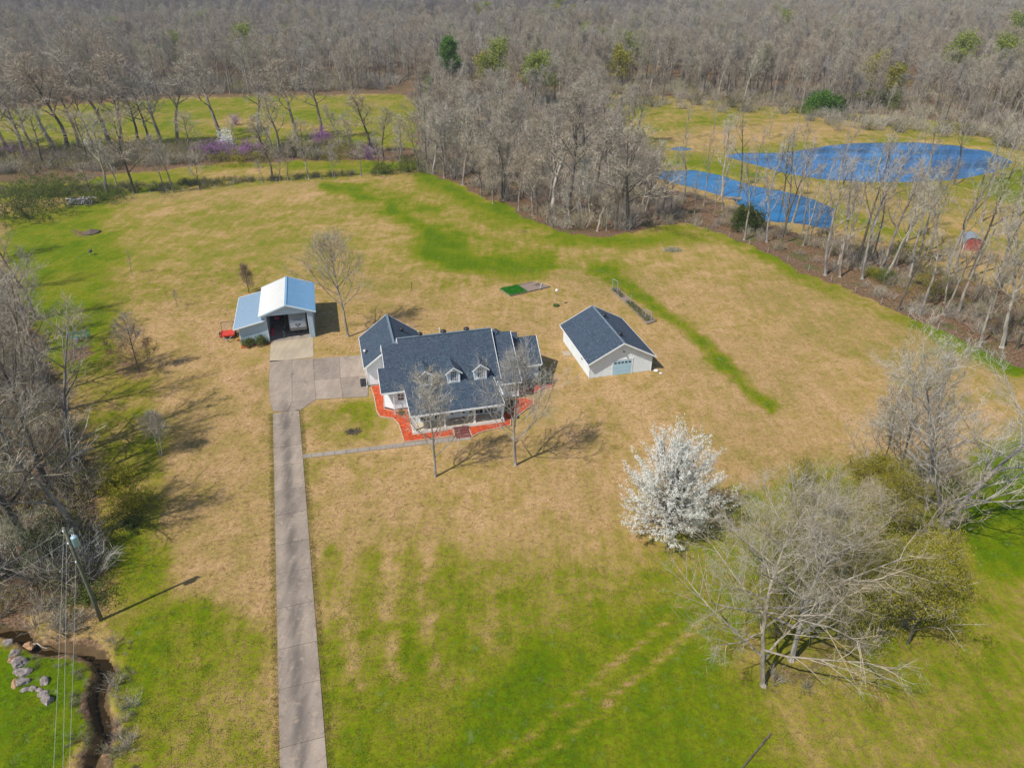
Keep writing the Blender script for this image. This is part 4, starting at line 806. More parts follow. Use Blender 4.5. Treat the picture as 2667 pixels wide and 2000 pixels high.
# --- trees that stand alone
def hero(name, base, H, sd, label, tm='bark', cm='twig', rz=0, **k):
    a = dict(r=.16, fork=.35, n1=14, n2=7, n3=6, n4=4, len1=.34, ang=40, up=.12, tw=.022, tl=.55); a.update(k)
    p = at(*base); t_ = TB(sd).grow(H, **a); return place('bare_tree', t_.meshes(name, M[tm], M[cm]), (p.x, p.y, gz(p.x, p.y)), rz, 1, label)
hero('yard_tree', (940, 1030), hgt(940, 1030, 798) * .9, 101, 'small bare grey tree in front of the left end of the porch', tm='bark_mid', cm='twig_pale', fork=.24, n1=20, n2=8, n3=6, n4=4, len1=.50, ang=50, up=.16, r=.15, tw=.019)
hero('yard_tree2', (1113, 1005), hgt(1113, 1005, 765) * .94, 103, 'bare grey tree in front of the right end of the porch', tm='bark_mid', cm='twig_pale', fork=.20, len1=.60, ang=56, up=.15, r=.17, n1=22, n2=8, n3=6, n4=4, tw=.02)
hero('yard_tree3', (752, 727), hgt(752, 727, 508), 107, 'tall bare tree between the carport and the house', tm='bark_mid', cm='twig', fork=.34, len1=.50, ang=54, r=.19, n1=26, n2=8, up=.12, tw=.022)
hero('big_tree', (1649, 1480), 17.0, 111, 'large spreading bare tree at the bottom right, nearest the camera', tm='bark_mid', cm='twig', r=.20, fork=.12, n1=24, n2=10, n3=7, n4=5, len1=.46, ang=70, up=.05, tw=.013, thin=.8, tl=.7, r1f=.5, lean=(-.18, .02), len2=.5)
hero('big_tree2', (1709, 1425), 18.0, 113, 'large bare tree just behind the nearest one at the bottom right', tm='bark_mid', cm='twig', r=.22, fork=.18, n1=24, n2=10, n3=7, n4=5, len1=.46, ang=64, up=.06, tw=.013, thin=.8, tl=.7, r1f=.5, lean=(-.04, .03), len2=.5)
hero('forked_tree', (2039, 1150), 23.5, 117, 'tall pale forked tree at the right edge of the front lawn', tm='bark_pale', cm='twig_pale', r=.25, fork=.12, n1=25, n2=8, n3=6, n4=4, len1=.36, ang=60, up=.05, tw=.022, tl=.6, multi=2, r1f=.35, lean=(-.08, 0))
hero('side_tree', (1935, 1095), 17, 119, 'slender grey tree left of the tall forked tree on the right', tm='bark_mid', cm='twig', r=.15, fork=.12, n1=22, n2=8, n3=5, n4=4, len1=.42, ang=52, tw=.02, lean=(-.12, 0))
hero('side_tree2', (1890, 1060), 14.5, 127, 'low bushy grey tree farthest left of the right-hand clump', tm='bark_mid', cm='twig', r=.13, fork=.12, n1=22, n2=8, n3=5, n4=4, len1=.42, ang=54, tw=.02, lean=(-.14, 0))
hero('side_tree3', (1980, 1180), 10, 131, 'small bare tree at the foot of the tall forked tree', tm='bark_mid', cm='twig', r=.12, fork=.1, n1=20, n2=7, n3=5, n4=3, len1=.48, ang=60, tw=.02)
hero('side_tree4', (2000, 1100), 19, 133, 'upright grey tree just behind the tall forked tree', tm='bark_mid', cm='twig', r=.15, fork=.15, n1=20, n2=8, n3=5, n4=4, len1=.34, ang=50, tw=.02, lean=(-.1, 0))
hero('edge_tree', (2275, 1000), 20, 137, 'bare tree reaching in from the right edge below the lawn corner', tm='bark_mid', cm='twig_pale', r=.26, fork=.15, n1=22, n2=9, n3=5, n4=4, len1=.45, ang=62, tw=.024, lean=(-.15, 0))
hero('edge_tree2', (2262, 835), 15, 139, 'bare tree reaching in from the right edge beside the leafy wood floor', tm='bark_mid', cm='twig', r=.22, fork=.15, n1=20, n2=8, n3=5, n4=4, len1=.42, ang=58, tw=.026, lean=(-.1, 0))
# leafy spring trees of the lower right clump
def leafy(name, base, H, sd, label, lm, n, size=.09, spread=.3, cm='twig_brown', tm='bark_dark', nm='young_tree', cat='tree', clump=3, pick=None, group=None, **k):
    a = dict(r=.12, fork=.15, n1=14, n2=7, n3=4, n4=2, len1=.45, ang=58, up=.05, tw=.02, tl=.5); a.update(k)
    p = at(*base); t_ = TB(sd).grow(H, **a).leaves(n, size, spread, clump, pick); return place(nm, t_.meshes(name, M[tm], M[cm], M[lm]), (p.x, p.y, gz(p.x, p.y)), 0, 1, label, cat, group)
leafy('olive_tree', (1900, 1370), 9.0, 201, 'broad olive green budding tree right of the two large bare trees', 'limeleaf', 6000, .075, .3, len1=.68, ang=68, n1=20)
leafy('olive_tree2', (1800, 1240), 8.5, 203, 'olive budding tree behind the large bare trees', 'limeleaf', 4200, .07, .35, len1=.6, n1=18)
leafy('olive_tree3', (1720, 1140), 6.5, 205, 'low yellow green budding tree between the white blossoming tree and the bare clump', 'oliveleaf', 2800, .07, .25, len1=.55)
leafy('olive_tree4', (1830, 1120), 7.5, 207, 'yellow green budding tree in the back of the right-hand clump', 'oliveleaf', 4500, .075, .25, len1=.55)
leafy('olive_tree5', (1990, 1290), 6.5, 209, 'small budding tree with ochre leaves at the right side of the clump', 'limeleaf', 3000, .07, .25, len1=.55)
leafy('olive_tree6', (1750, 1300), 9, 206, 'airy yellow green budding tree mixed into the crown of the second large bare tree', 'limeleaf', 5200, .06, .4, len1=.6, n1=18)
leafy('olive_tree7', (1640, 1230), 7, 208, 'thin yellow green budding tree at the left side of the right-hand clump', 'limeleaf', 1800, .06, .3, len1=.6, n1=14)
leafy('olive_tree8', (1880, 1180), 9, 210, 'olive green budding tree in the middle of the right-hand clump', 'oliveleaf', 4500, .07, .3, len1=.5, n1=18)
leafy('olive_tree9', (1960, 1390), 6, 212, 'low olive budding tree at the shaded right side of the broad olive tree', 'oliveleaf', 3000, .07, .3, len1=.7, n1=16)
leafy('olive_tree10', (1810, 1380), 8, 214, 'yellow green budding tree just right of the second large bare tree', 'limeleaf', 5200, .06, .4, len1=.62, n1=18)
leafy('olive_tree11', (1690, 1350), 6, 216, 'small yellow green budding tree between the trunks of the two large bare trees', 'limeleaf', 1600, .06, .3, len1=.6, n1=14)
# pear in blossom
def pear():
    t_ = TB(211); r_ = t_.r; H = 12.4; p = at(1442, 1152)
    t_.limb(Vector((0, 0, -.1)), Vector((0, 0, 1)), 8, .2, .05, 8, .05, .03, t_.tr, 8)
    def env(z): f = max(0., min(1, z / H)); return 4.35 * math.sin(math.pi * min(1, f * .78 + .20)) ** .8 * (1.06 - .25 * f)
    C = []
    for i in range(150):
        f = (i + .5) / 150; az = i * 2.39996 + r_.uniform(-.2, .2); zb = .9 + 5.2 * f ** .9; rr = env(1.4 + 10.2 * f) * r_.uniform(.66, 1.12) * (1 + .14 * math.sin(az * 2 + 3 * f) + .10 * math.sin(az * 5 + 7 * f)); ze = 1.3 + 9.6 * f + r_.uniform(-.3, .5)
        if f > .9: rr *= r_.uniform(.2, .8)
        ze += 1.1 * math.sin(az * 3 + 1) * f; a, b_ = Vector((0, 0, zb)), Vector((math.cos(az) * rr, math.sin(az) * rr, ze)); m_ = a.lerp(b_, .55) + Vector((math.cos(az), math.sin(az), -.6)) * .3
        pts = [a, a.lerp(m_, .6), m_, b_.lerp(m_, .4), b_]; t_.tr.tube(pts, [.055, .045, .035, .025, .015], 4, caps=False)
        for j in range(9):
            q, d = t_.at_pts(pts, .35 + .65 * (j + r_.random()) / 9); d2 = (d * .5 + t_.perp(d) * .6 + Vector((0, 0, .75))).normalized(); L = r_.uniform(.6, 1.9) * (1 if r_.random() < .8 else .4); e = q + d2 * L
            t_.cr.tube([q, q.lerp(e, .5) + t_.perp(d2) * .06, e], [.018, .012, .005], 3, caps=False)
            for k in range(int(L * 11)): C.append(q.lerp(e, r_.uniform(.15, 1.05)) + Vector((r_.gauss(0, .07), r_.gauss(0, .07), r_.gauss(0, .07))))
    for c in C:
        for k in range(4):
            q = c + Vector((r_.gauss(0, .05), r_.gauss(0, .05), r_.gauss(0, .05))); a = Vector((r_.gauss(0, 1), r_.gauss(0, 1), r_.gauss(0, 1))).normalized(); b_ = t_.perp(a) * .034; a = a * .04
            t_.lv.add([q - a, q + b_, q + a, q - b_], [(0, 1, 2, 3)])
    place('blossoming_tree', t_.meshes('pear', M['bark_mid'], M['twig_brown'], M['blossom']), (p.x, p.y, 0), 0, 1, 'white blossoming pear tree standing alone on the lawn')
pear()
leafy('oak', (300, 805), hgt(300, 805, 668), 213, 'small oak with rust brown leaves hanging on its lower branches left of the drive', 'brownleaf', 2600, .06, .2, nm='oak_tree', r=.12, n1=22, fork=.12, len1=.40, ang=58, n3=5, n4=3, pick=lambda q: q.z < 4.6)
leafy('oak2', (538, 633), hgt(538, 633, 572), 217, 'small brown leaved tree just behind the carport lean-to', 'brownleaf', 1100, .07, .2, nm='oak_tree', r=.08, n1=16, len1=.36, ang=50)
hero('sapling', (286, 594), 4.6, 219, 'thin reddish sapling in the upper left of the lawn', cm='twig_brown', r=.05, n1=9, n2=4, n3=3, n4=2, len1=.22, tw=.018, tl=.3)
hero('sapling2', (383, 664), 3.5, 221, 'thin bare sapling between the brown oak and the carport', cm='twig_brown', r=.04, n1=8, n2=4, n3=3, n4=2, len1=.22, tw=.018, tl=.3)
hero('bush_tree', (350, 985), 5.5, 223, 'pale bushy bare sapling left of the drive below the brown oak', tm='bark_pale', cm='twig_pale', r=.06, n1=14, n2=6, n3=4, n4=3, len1=.4, ang=45, tw=.02, multi=2)
# --- near wood at the left
NL = [(178, 1172, 21, 'bare tree with dark trunk just above the power pole', 0), (62, 1185, 23, 'massive vine clad bare tree at the left edge above the creek', 1), (20, 1120, 22, None, 3), (-60, 1150, 22, None, 0), (110, 1060, 21, None, 6), (30, 1000, 23, None, 1),
      (150, 985, 18, None, 0), (-40, 1040, 22, None, 2), (70, 905, 20, None, 3), (-80, 930, 22, None, 1), (20, 830, 20, None, 6), (105, 850, 17, None, 0), (-70, 800, 22, None, 2), (10, 740, 18, None, 4),
      (79, 690, 17, 'bare tree leaning over the shaded grass at the left, above the green bench', 3), (-60, 640, 18, None, 1), (-120, 720, 20, None, 0), (-150, 900, 22, None, 3), (-160, 1100, 22, None, 2), (-100, 1280, 19, None, 6), (10, 1240, 16, None, 3), (120, 1235, 9, None, 6), (-20, 560, 15, None, 0), (-120, 590, 16, None, 1)]
NP = {}
for i, sd in enumerate((301, 303, 307)):
    t_ = TB(sd).grow(22, .34, .24, 14, 7, 5, 3, .36, 48, .09, .028, 1.1, r1f=.38); NP[i] = t_.meshes('near_wood%d' % i, M[('bark', 'bark_dark', 'bark')[i]], M[('twig', 'twig_brown', 'twig')[i]])
for i, (x, y, h, lb, k) in enumerate(NL):
    p = at(x, y); s_ = h / 22
    place('bare_tree', NP[i % 3], (p.x, p.y, gz(p.x, p.y)), rnd.uniform(0, 6.28), (s_, s_, s_), lb or 'tall bare tree in the dense wood along the left edge', 'tree', None if lb else 'bare trees of the left wood', (rnd.uniform(-.07, .07), rnd.uniform(-.07, .1)))
# --- row between the two back fields
ROW = [(22, 335, 25), (55, 345, 24), (75, 335, 22), (117, 325, 27), (150, 335, 27), (172, 320, 23), (205, 335, 20), (240, 320, 26), (265, 320, 26), (300, 318, 18), (325, 316, 20), (350, 320, 24), (385, 315, 22), (410, 330, 12), (478, 298, 23), (500, 325, 10), (560, 310, 21), (590, 330, 12), (605, 340, 17), (645, 306, 22), (655, 335, 10), (695, 300, 22), (735, 322, 12), (800, 330, 18), (830, 345, 14), (760, 340, 12), (865, 352, 14), (-30, 340, 25), (-60, 330, 26), (95, 360, 16), (190, 350, 14)]
for x, y, h in ROW: wood_tree(x, y, h, 'bare tree in the row between the two green fields at the back left', 'bare trees between the back fields', wide=1.4)
for k, (x, y, h) in enumerate([(232, 422, 20), (257, 415, 12), (290, 418, 20), (375, 415, 13), (355, 408, 9), (432, 410, 9), (570, 396, 6), (590, 390, 16), (605, 392, 8), (622, 390, 9), (668, 387, 13), (720, 385, 9), (780, 380, 9), (820, 376, 10), (865, 372, 9), (200, 430, 9)]):
    wood_tree(x, y, h, 'small bare tree on the fence line along the back of the lawn', 'small trees on the back fence line', wide=1.1)
# --- the wood in the centre and the strip by the ponds
def inside(px, py, poly): return float(poly_sd(np.array([px]), np.array([py]), poly)[0]) < 0
edge_c = [(1225, 478, 26, 'dark trunked bare tree at the near corner of the central wood', 1), (1190, 470, 21, 'white barked tree leaning left at the near corner of the central wood', 5), (1352, 497, 22, 'wide spreading bare tree at the tip of the central wood beside the lawn', 3), (1330, 494, 15, None, 2), (1290, 500, 9, None, 5), (1250, 487, 10, None, 2),
          (1275, 480, 14, None, 5), (1310, 498, 9, None, 4), (1235, 492, 8, None, 5), (1150, 465, 12, None, 0), (1120, 455, 13, None, 6), (1065, 440, 12, None, 0), (1040, 425, 12, None, 6), (1000, 400, 16, None, 2), (960, 385, 17, None, 0), (935, 376, 18, None, 5), (905, 372, 15, None, 6), (1085, 430, 15, None, 3), (1390, 475, 14, None, 6), (1430, 470, 12, None, 0)]
for x, y, h, lb, k in edge_c: wood_tree(x, y, h, lb or 'bare tree at the lawn edge of the central wood', None if lb else 'bare trees along the edge of the central wood', k, wide=1.25)
strip = [(1588, 452, 9), (1613, 490, 5), (1655, 430, 19), (1700, 470, 20), (1712, 480, 22), (1688, 520, 11), (1735, 500, 14), (1790, 555, 9), (1812, 570, 20), (1850, 578, 23), (1860, 580, 24), (1880, 560, 16), (1905, 580, 20), (1935, 575, 19), (1965, 598, 19), (1920, 545, 14), (1985, 560, 20), (2010, 540, 18), (2040, 600, 23), (2065, 580, 20), (2040, 655, 11), (2095, 600, 23), (2110, 640, 12), (2140, 690, 12), (2150, 620, 18), (2190, 650, 20), (2210, 700, 16), (2170, 560, 18), (1500, 462, 10), (1540, 470, 9), (1475, 440, 17), (1520, 445, 17), (1560, 420, 19), (1600, 405, 20), (1630, 420, 18), (1450, 460, 14), (1770, 520, 10), (1830, 540, 14), (1745, 530, 8), (2230, 600, 22), (2240, 520, 20), (2120, 480, 20), (2200, 470, 18), (2000, 500, 14), (1960, 520, 17), (1690, 440, 17), (1780, 440, 16), (1840, 500, 16)] + [(1560 + i * 21 + (i * 37) % 17, 455 + i * 9 + (i * 53) % 60, 14 + (i * 7) % 9) for i in range(0, 32, 2)]
for k, (x, y, h) in enumerate(strip):
    lb = {8: 'pale straight trunk tree beside the lawn corner by the small pond', 14: 'straight pale tree in the leaf covered strip by the lawn', 18: 'dark crooked tree left of the red shed', 21: 'dark crooked tree right of the red shed', 4: 'double trunked tree standing in front of the small pond'}.get(k)
    wood_tree(x, y, h, lb or 'thin bare tree in the leafy strip between lawn and ponds', None if lb else 'bare trees by the ponds', (8, 9, 5, 10, 9, 8)[k % 6], wide=.76)
n_in = 0
while n_in < 150:
    X, Y = rnd.uniform(-62, 75), rnd.uniform(148, 345); px, py = proj(np.array([X]), np.array([Y])); px, py = float(px[0]), float(py[0])
    if inside(px, py, WOOD_C) and px < 1425 and px < 1300 + (py - 205) * .8 + 10:
        if poly_sd(np.array([px]), np.array([py]), WOOD_C)[0] > -4: continue
        wood_tree(0, 0, rnd.uniform(12, 19), 'grey bare tree inside the central wood behind the lawn', 'bare trees of the central wood', rnd.choice((0, 1, 2, 3, 4, 6, 8, 9, 10, 5)), loc=Vector((X, Y, 0))); n_in += 1
for x, y, h in [(1480, 300, 14), (1540, 290, 15), (1180, 235, 20), (1590, 275, 14), (1660, 300, 15), (1720, 290, 16), (1830, 300, 12), (1885, 410, 20), (1930, 420, 18), (1990, 425, 20), (2060, 400, 18), (2120, 400, 17), (2160, 380, 20), (2205, 400, 20), (1810, 410, 18), (1370, 250, 16), (1330, 225, 15), (1430, 225, 16)]:
    wood_tree(x, y, h, 'scattered bare tree in the meadow around the ponds', 'scattered trees round the ponds', (8, 9, 10)[x % 3], wide=.8)
# --- evergreen and flowering accents
def conifer(base, top_y, sd, label, name='pine_tree', bare=.5, rad=.2, n=2600, mat='pine', size=.28):
    p = at(*base); H = hgt(base[0], base[1], top_y) if top_y > 5 else -top_y; H = abs(H); t_ = TB(sd); r_ = t_.r
    t_.limb(Vector((0, 0, -.1)), Vector((.02, 0, 1)), H * .96, .03 * H ** .7, .05, 8, .06, .02, t_.tr, 7)
    for i in range(26):
        f = bare + (1 - bare) * i / 26; az = i * 2.4; L = H * rad * (1 - .75 * ((f - bare) / (1 - bare)) ** 1.6) * r_.uniform(.5, 1.1)
        pts = t_.limb(Vector((0, 0, H * f)), Vector((math.cos(az), math.sin(az), .25)), L, .06, .02, 4, .2, .05, t_.cr, 4)
        for q in pts[1:]: t_.tips.append(q)
        for k in range(3): t_.tips.append(pts[-1] + t_.perp(Vector((0, 0, 1))) * L * .25)
    t_.leaves(n, size, .55, 4)
    ms = {'trunk': t_.tr.mesh(name + 't', M['bark_dark']), 'branches': t_.cr.mesh(name + 'b', M['bark_dark']), 'foliage': t_.lv.mesh(name + 'f', M[mat])}
    return place(name, ms, (p.x, p.y, gz(p.x, p.y)), 0, 1, label)
conifer((975, 228), 85, 401, 'tall bright green pine rising out of the bare wood', bare=.55, rad=.20, n=3000, size=.3)
conifer((932, 238), 168, 403, 'shorter green pine left of the tall pine', bare=.35, rad=.22, n=900, size=.25)
def bushy(base, H, W, sd, label, mat, n=1200, name='shrub', cat='shrub', size=.1, wood='bark_dark', dense=.33, group=None):
    p = at(*base); t_ = TB(sd); r_ = t_.r
    for i in range(22):
        az = r_.random() * 6.28; d = Vector((math.cos(az) * r_.random() * W / H, math.sin(az) * r_.random() * W / H, 1)); pts = t_.limb(Vector((0, 0, 0)), d, H * r_.uniform(.5, .95), .03, .01, 4, .3, .05, t_.tr, 3)
        for q in pts[1:]: t_.tips.append(q)
    for i in range(n // 4):
        a = r_.random() * 6.28; z_ = r_.random() ** .8; rr = W * math.sqrt(max(0, 1 - (z_ * 1.05 - .35) ** 2 * 1.6)) * r_.random() ** .4 * (1 + .22 * math.sin(3 * a + sd) + .15 * math.sin(7 * a))
        t_.tips.append(Vector((math.cos(a) * rr, math.sin(a) * rr, z_ * H * (.8 + .2 * math.sin(5 * a + sd)))))
    t_.leaves(n, size, size * 1.3, 3)
    ms = {'stems': t_.tr.mesh('st', M[wood]), 'foliage': t_.lv.mesh('fo', M[mat])}
    return place(name, ms, (p.x, p.y, gz(p.x, p.y)), 0, 1, label, cat, group)
bushy((470, 340), 5, 5.5, 411, 'purple redbud in bloom left of the white flowering tree', 'redbud', 1100, 'redbud_tree', 'tree', .16)
bushy((540, 342), 5, 5.0, 413, 'purple redbud in bloom right of the white flowering tree', 'redbud', 1000, 'redbud_tree', 'tree', .16)
bushy((700, 318), 6, 4, 415, 'bright purple redbud standing alone in the back field row', 'redbud', 1300, 'redbud_tree', 'tree', .16)
bushy((508, 272), 4, 3, 416, 'small purple redbud beyond the white flowering tree', 'redbud', 350, 'redbud_tree', 'tree', .16)
bushy((795, 345), 4.5, 5, 417, 'faint purple redbud near the corner of the wood', 'redbud', 380, 'redbud_tree', 'tree', .16)
bushy((20, 345), 5, 8, 418, 'dull purple redbud at the left end of the back row', 'redbud', 600, 'redbud_tree', 'tree', .16)
bushy((493, 330), 7, 2.6, 419, 'white flowering tree between two purple redbuds', 'blossom', 1200, 'blossoming_tree', 'tree', .13)
for i, (x, y, h, w_, lb, mt, n) in enumerate([(1610, 495, 5.0, 3.2, 'dark green cedar bush beside the small pond', 'cedar', 3200), (1768, 248, 8, 6, 'dark evergreen clump at the far edge of the meadow, left one', 'pine', 1500), (1800, 246, 6, 4, 'dark evergreen clump at the far edge of the meadow, right one', 'cedar', 1000),
        (1895, 232, 7, 9, 'pale green budding tree behind the far meadow', 'grassy', 900), (1910, 608, 2.2, 2.4, 'green bush at the lawn edge below the pond strip', 'grassy', 900), (1885, 596, 1.6, 1.8, 'low yellow green bush left of the larger one at the lawn edge', 'limeleaf', 600), (1955, 560, 3, 4, 'green bush deep in the pond strip', 'grassy', 900), (2010, 640, 5.5, 5, 'olive bush mass left of the leafy bank on the right', 'oliveleaf', 1500),
        (880, 372, 4, 5, 'green bush at the back corner of the lawn', 'grassy', 1100), (830, 376, 3, 4, 'green bush left of the back lawn corner', 'grassy', 800), (110, 425, 5, 11, 'large mass of green brush by the log pile', 'grassy', 4200), (60, 470, 5, 9, 'green brush at the far left corner of the lawn', 'cedar', 2600), (225, 432, 2.5, 6, 'low green brush behind the log pile', 'grassy', 1500),
        (520, 350, 3, 9, 'green brush below the two redbuds', 'oliveleaf', 1600), (720, 340, 3.4, 8, 'green brush right of the lone redbud', 'oliveleaf', 1500), (250, 1050, 2.2, 2.4, 'yellow green bush with brown leaves under it at the wood edge', 'limeleaf', 1200), (290, 1100, 2.4, 2.4, 'second yellow green bush below at the wood edge', 'limeleaf', 1300), (285, 1140, 1.6, 2.0, 'grey green bush at the wood edge above the pole shadow', 'cedar', 500),
        (200, 1300, 1.8, 2.2, 'green weeds behind the foot of the power pole', 'grassy', 700), (120, 1200, 3.5, 4, 'dark ivy green thicket left of the power pole', 'cedar', 2200), (560, 12, 10, 5, 'dark pine on the distant hillside', 'pine', 800), (436, 36, 8, 11, 'yellow green tree on the distant hillside', 'limeleaf', 900), (470, 50, 8, 6, 'lime green tree below the yellow one on the hillside', 'limeleaf', 600)]):
    bushy((x, y), h, w_, 430 + i, lb, mt, n, size=.1 if y > 550 else .16 if y > 300 else .4)
bushy((0, 0), 1.15, .95, 470, 'left bush of the pair against the carport lean-to wall', 'shrubleaf', 1500, size=.06).location = cloc(-2.85, -.5)
bushy((0, 0), 1.35, .95, 471, 'right bush of the pair against the carport lean-to wall', 'shrubleaf', 1700, size=.06).location = cloc(-1.1, -.45)
bushy((0, 0), .5, .6, 472, 'small round shrub left of the porch in the red mulch', 'shrubleaf', 500, size=.05).location = hloc(-.9, 4.6)
bushy((0, 0), 1.5, .95, 473, 'large dark green shrub at the right end of the house', 'cedar', 1800, size=.07).location = hloc(17.6, 7.6)
for i, (u, v) in enumerate(((11.6, 3.3), (12.6, 3.6), (14.3, 6.9), (15.3, 7.2), (16.2, 7.5), (11.2, 2.2))): bushy((0, 0), .7, .55, 475 + i, 'low dark shrub in the red mulch right of the porch', 'cedar', 420, size=.06, group='low shrubs right of the porch').location = hloc(u, v)
# --- far forest: one mass of many thousand crowns
def merged(ms, name):
    me = bpy.data.meshes.new(name); V = []; F = []; MI = []
    for mi, (k, m_) in enumerate(ms.items()):
        b0 = len(V); V += [tuple(v.co) for v in m_.vertices]; F += [tuple(i + b0 for i in p.vertices) for p in m_.polygons]; MI += [mi] * len(m_.polygons); me.materials.append(m_.materials[0])
    me.from_pydata(V, [], F); me.polygons.foreach_set('material_index', MI); me.update(); return bpy.data.objects.new(name, me)
def scatter(name, pts, protos, kind='stuff', label=None):
    """points: (x, y, z, rot, scale, index) -> one object, instanced by geometry nodes"""
    A = np.array(pts, np.float32); me = bpy.data.meshes.new(name); me.vertices.add(len(A)); me.vertices.foreach_set('co', A[:, :3].ravel())
    for nm, col, ty in (('rot', 3, 'FLOAT'), ('scl', 4, 'FLOAT'), ('idx', 5, 'INT')):
        a = me.attributes.new(nm, ty, 'POINT'); a.data.foreach_set('value', A[:, col].astype(np.int32 if ty == 'INT' else np.float32))
    o = link(name, me); g = bpy.data.node_groups.new(name, 'GeometryNodeTree')
    g.interface.new_socket('Geometry', in_out='INPUT', socket_type='NodeSocketGeometry'); g.interface.new_socket('Geometry', in_out='OUTPUT', socket_type='NodeSocketGeometry')
    gi, go = g.nodes.new('NodeGroupInput'), g.nodes.new('NodeGroupOutput'); ip = g.nodes.new('GeometryNodeInstanceOnPoints'); j = g.nodes.new('GeometryNodeJoinGeometry')
    for ob in protos[::-1]:
        oi = g.nodes.new('GeometryNodeObjectInfo'); oi.inputs['Object'].default_value = ob; oi.inputs['As Instance'].default_value = True; g.links.new(oi.outputs['Geometry'], j.inputs[0])
    def na(nm, ty):
        q = g.nodes.new('GeometryNodeInputNamedAttribute'); q.data_type = ty; q.inputs[0].default_value = nm; return q.outputs[0]
    cx = g.nodes.new('ShaderNodeCombineXYZ'); g.links.new(na('rot', 'FLOAT'), cx.inputs[2])
    g.links.new(gi.outputs[0], ip.inputs['Points']); g.links.new(j.outputs[0], ip.inputs['Instance']); ip.inputs['Pick Instance'].default_value = True
    g.links.new(na('idx', 'INT'), ip.inputs['Instance Index']); g.links.new(cx.outputs[0], ip.inputs['Rotation']); g.links.new(na('scl', 'FLOAT'), ip.inputs['Scale']); g.links.new(ip.outputs[0], go.inputs[0])
    md = o.modifiers.new('instances', 'NODES'); md.node_group = g; return tag(o, label, None, None, kind)
FP = [merged(ms, 'forest_source%d' % i) for i, ms in enumerate(PR)]
FARL = [(-4000, -3000), (6000, -3000), (6000, 320), (2330, 292), (1950, 255), (1750, 238), (1500, 216), (1290, 198), (1080, 205), (860, 196), (380, 208), (0, 232), (-1500, 262)]
rs = np.random.RandomState(7); N = 46000
Ys = np.sqrt(rs.uniform(190 ** 2, 1500 ** 2, N)); Xs = rs.uniform(-1, 1, N) * (Ys * .80 + 40)
pX, pY = proj(Xs, Ys); keep = poly_sd(pX, pY, FARL) < 0
dens = (Ys - 190) / 1300; keep &= rs.uniform(0, 1, N) < np.clip(1.2 - .9 * dens, .28, 1)
# clearings in the far wood
for (x, y, rx, ry) in ((880, 190, 60, 5), (1200, 118, 50, 6), (760, 130, 45, 4), (1240, 92, 40, 4), (300, 66, 260, 3), (600, 80, 160, 3), (800, 160, 50, 4), (1290, 205, 60, 9), (1390, 205, 90, 8)): keep &= ((pX - x) / rx) ** 2 + ((pY - y) / ry) ** 2 > 1
Xs, Ys = Xs[keep], Ys[keep]; Zs = ground_z(Xs, Ys)
big = mi_ = None
clus = np.sin(Xs * .013 + 2) + np.sin(Ys * .021 + Xs * .006) + rs.normal(0, .6, len(Xs))
idx = np.where(clus > 1.2, rs.choice([0, 3], len(Xs)), np.where(clus > .2, rs.choice([1, 4, 6], len(Xs)), np.where(clus > -1, rs.choice([2, 0, 6, 3], len(Xs)), rs.choice([1, 4, 2, 0], len(Xs)))))
idx = np.where((Ys > 600) & (Xs < 140) & (rs.uniform(0, 1, len(Xs)) < .7), 7, idx); idx = np.where(rs.uniform(0, 1, len(Xs)) < .09, 5, idx)
hs = rs.uniform(.5, 1.1, len(Xs)) + .12 * np.sin(Xs * .03) * np.sin(Ys * .027) * (1 - .12 * (clus > 1.2))
scatter('forest', np.stack([Xs, Ys, Zs - .2, rs.uniform(0, 6.28, len(Xs)), hs, idx], 1), FP)
# spring green trees in the far wood
t_ = TB(501).grow(14, .2, .25, 10, 5, 4, 2, .38, 50, .08, .05, .9).leaves(700, .32, .7, 3); LG = merged(t_.meshes('lime', M['bark_dark'], M['twig_brown'], M['springleaf']), 'lime_source')
t_ = TB(503).grow(11, .2, .25, 10, 5, 4, 2, .38, 50, .08, .05, .9).leaves(500, .3, .7, 3); LG2 = merged(t_.meshes('lime2', M['bark_dark'], M['twig_brown'], M['limeleaf']), 'lime_source2')
gp_pts = []
for x, y in [(395, 25), (425, 20), (465, 48), (450, 40), (860, 28), (890, 40), (905, 48), (1040, 68), (1060, 72), (1030, 75), (1200, 62), (1190, 70), (1110, 76), (1150, 72), (1250, 80), (1170, 40), (1090, 45), (975, 35), (2020, 45), (2030, 52), (1700, 108), (1260, 100), (1300, 90), (1800, 120), (520, 160), (365, 172), (260, 110), (1150, 230), (1060, 210), (1375, 170), (1340, 195), (1880, 215), (1920, 225), (2050, 205), (2160, 210), (2180, 130), (180, 120), (640, 60)]:
    for k in range(2):
        p = at(x + rnd.uniform(-8, 8), y + rnd.uniform(-2, 2)); gp_pts.append((p.x, p.y, gz(p.x, p.y), rnd.uniform(0, 6), rnd.uniform(1.2, 1.7), rnd.randrange(2)))
for k in range(110):
    Y = rnd.uniform(350, 1300); X = rnd.uniform(-.8, .8) * Y; gp_pts.append((X, Y, gz(X, Y), rnd.uniform(0, 6), rnd.uniform(.9, 1.5), rnd.randrange(2)))
scatter('spring_green_woodland', gp_pts, [LG, LG2])
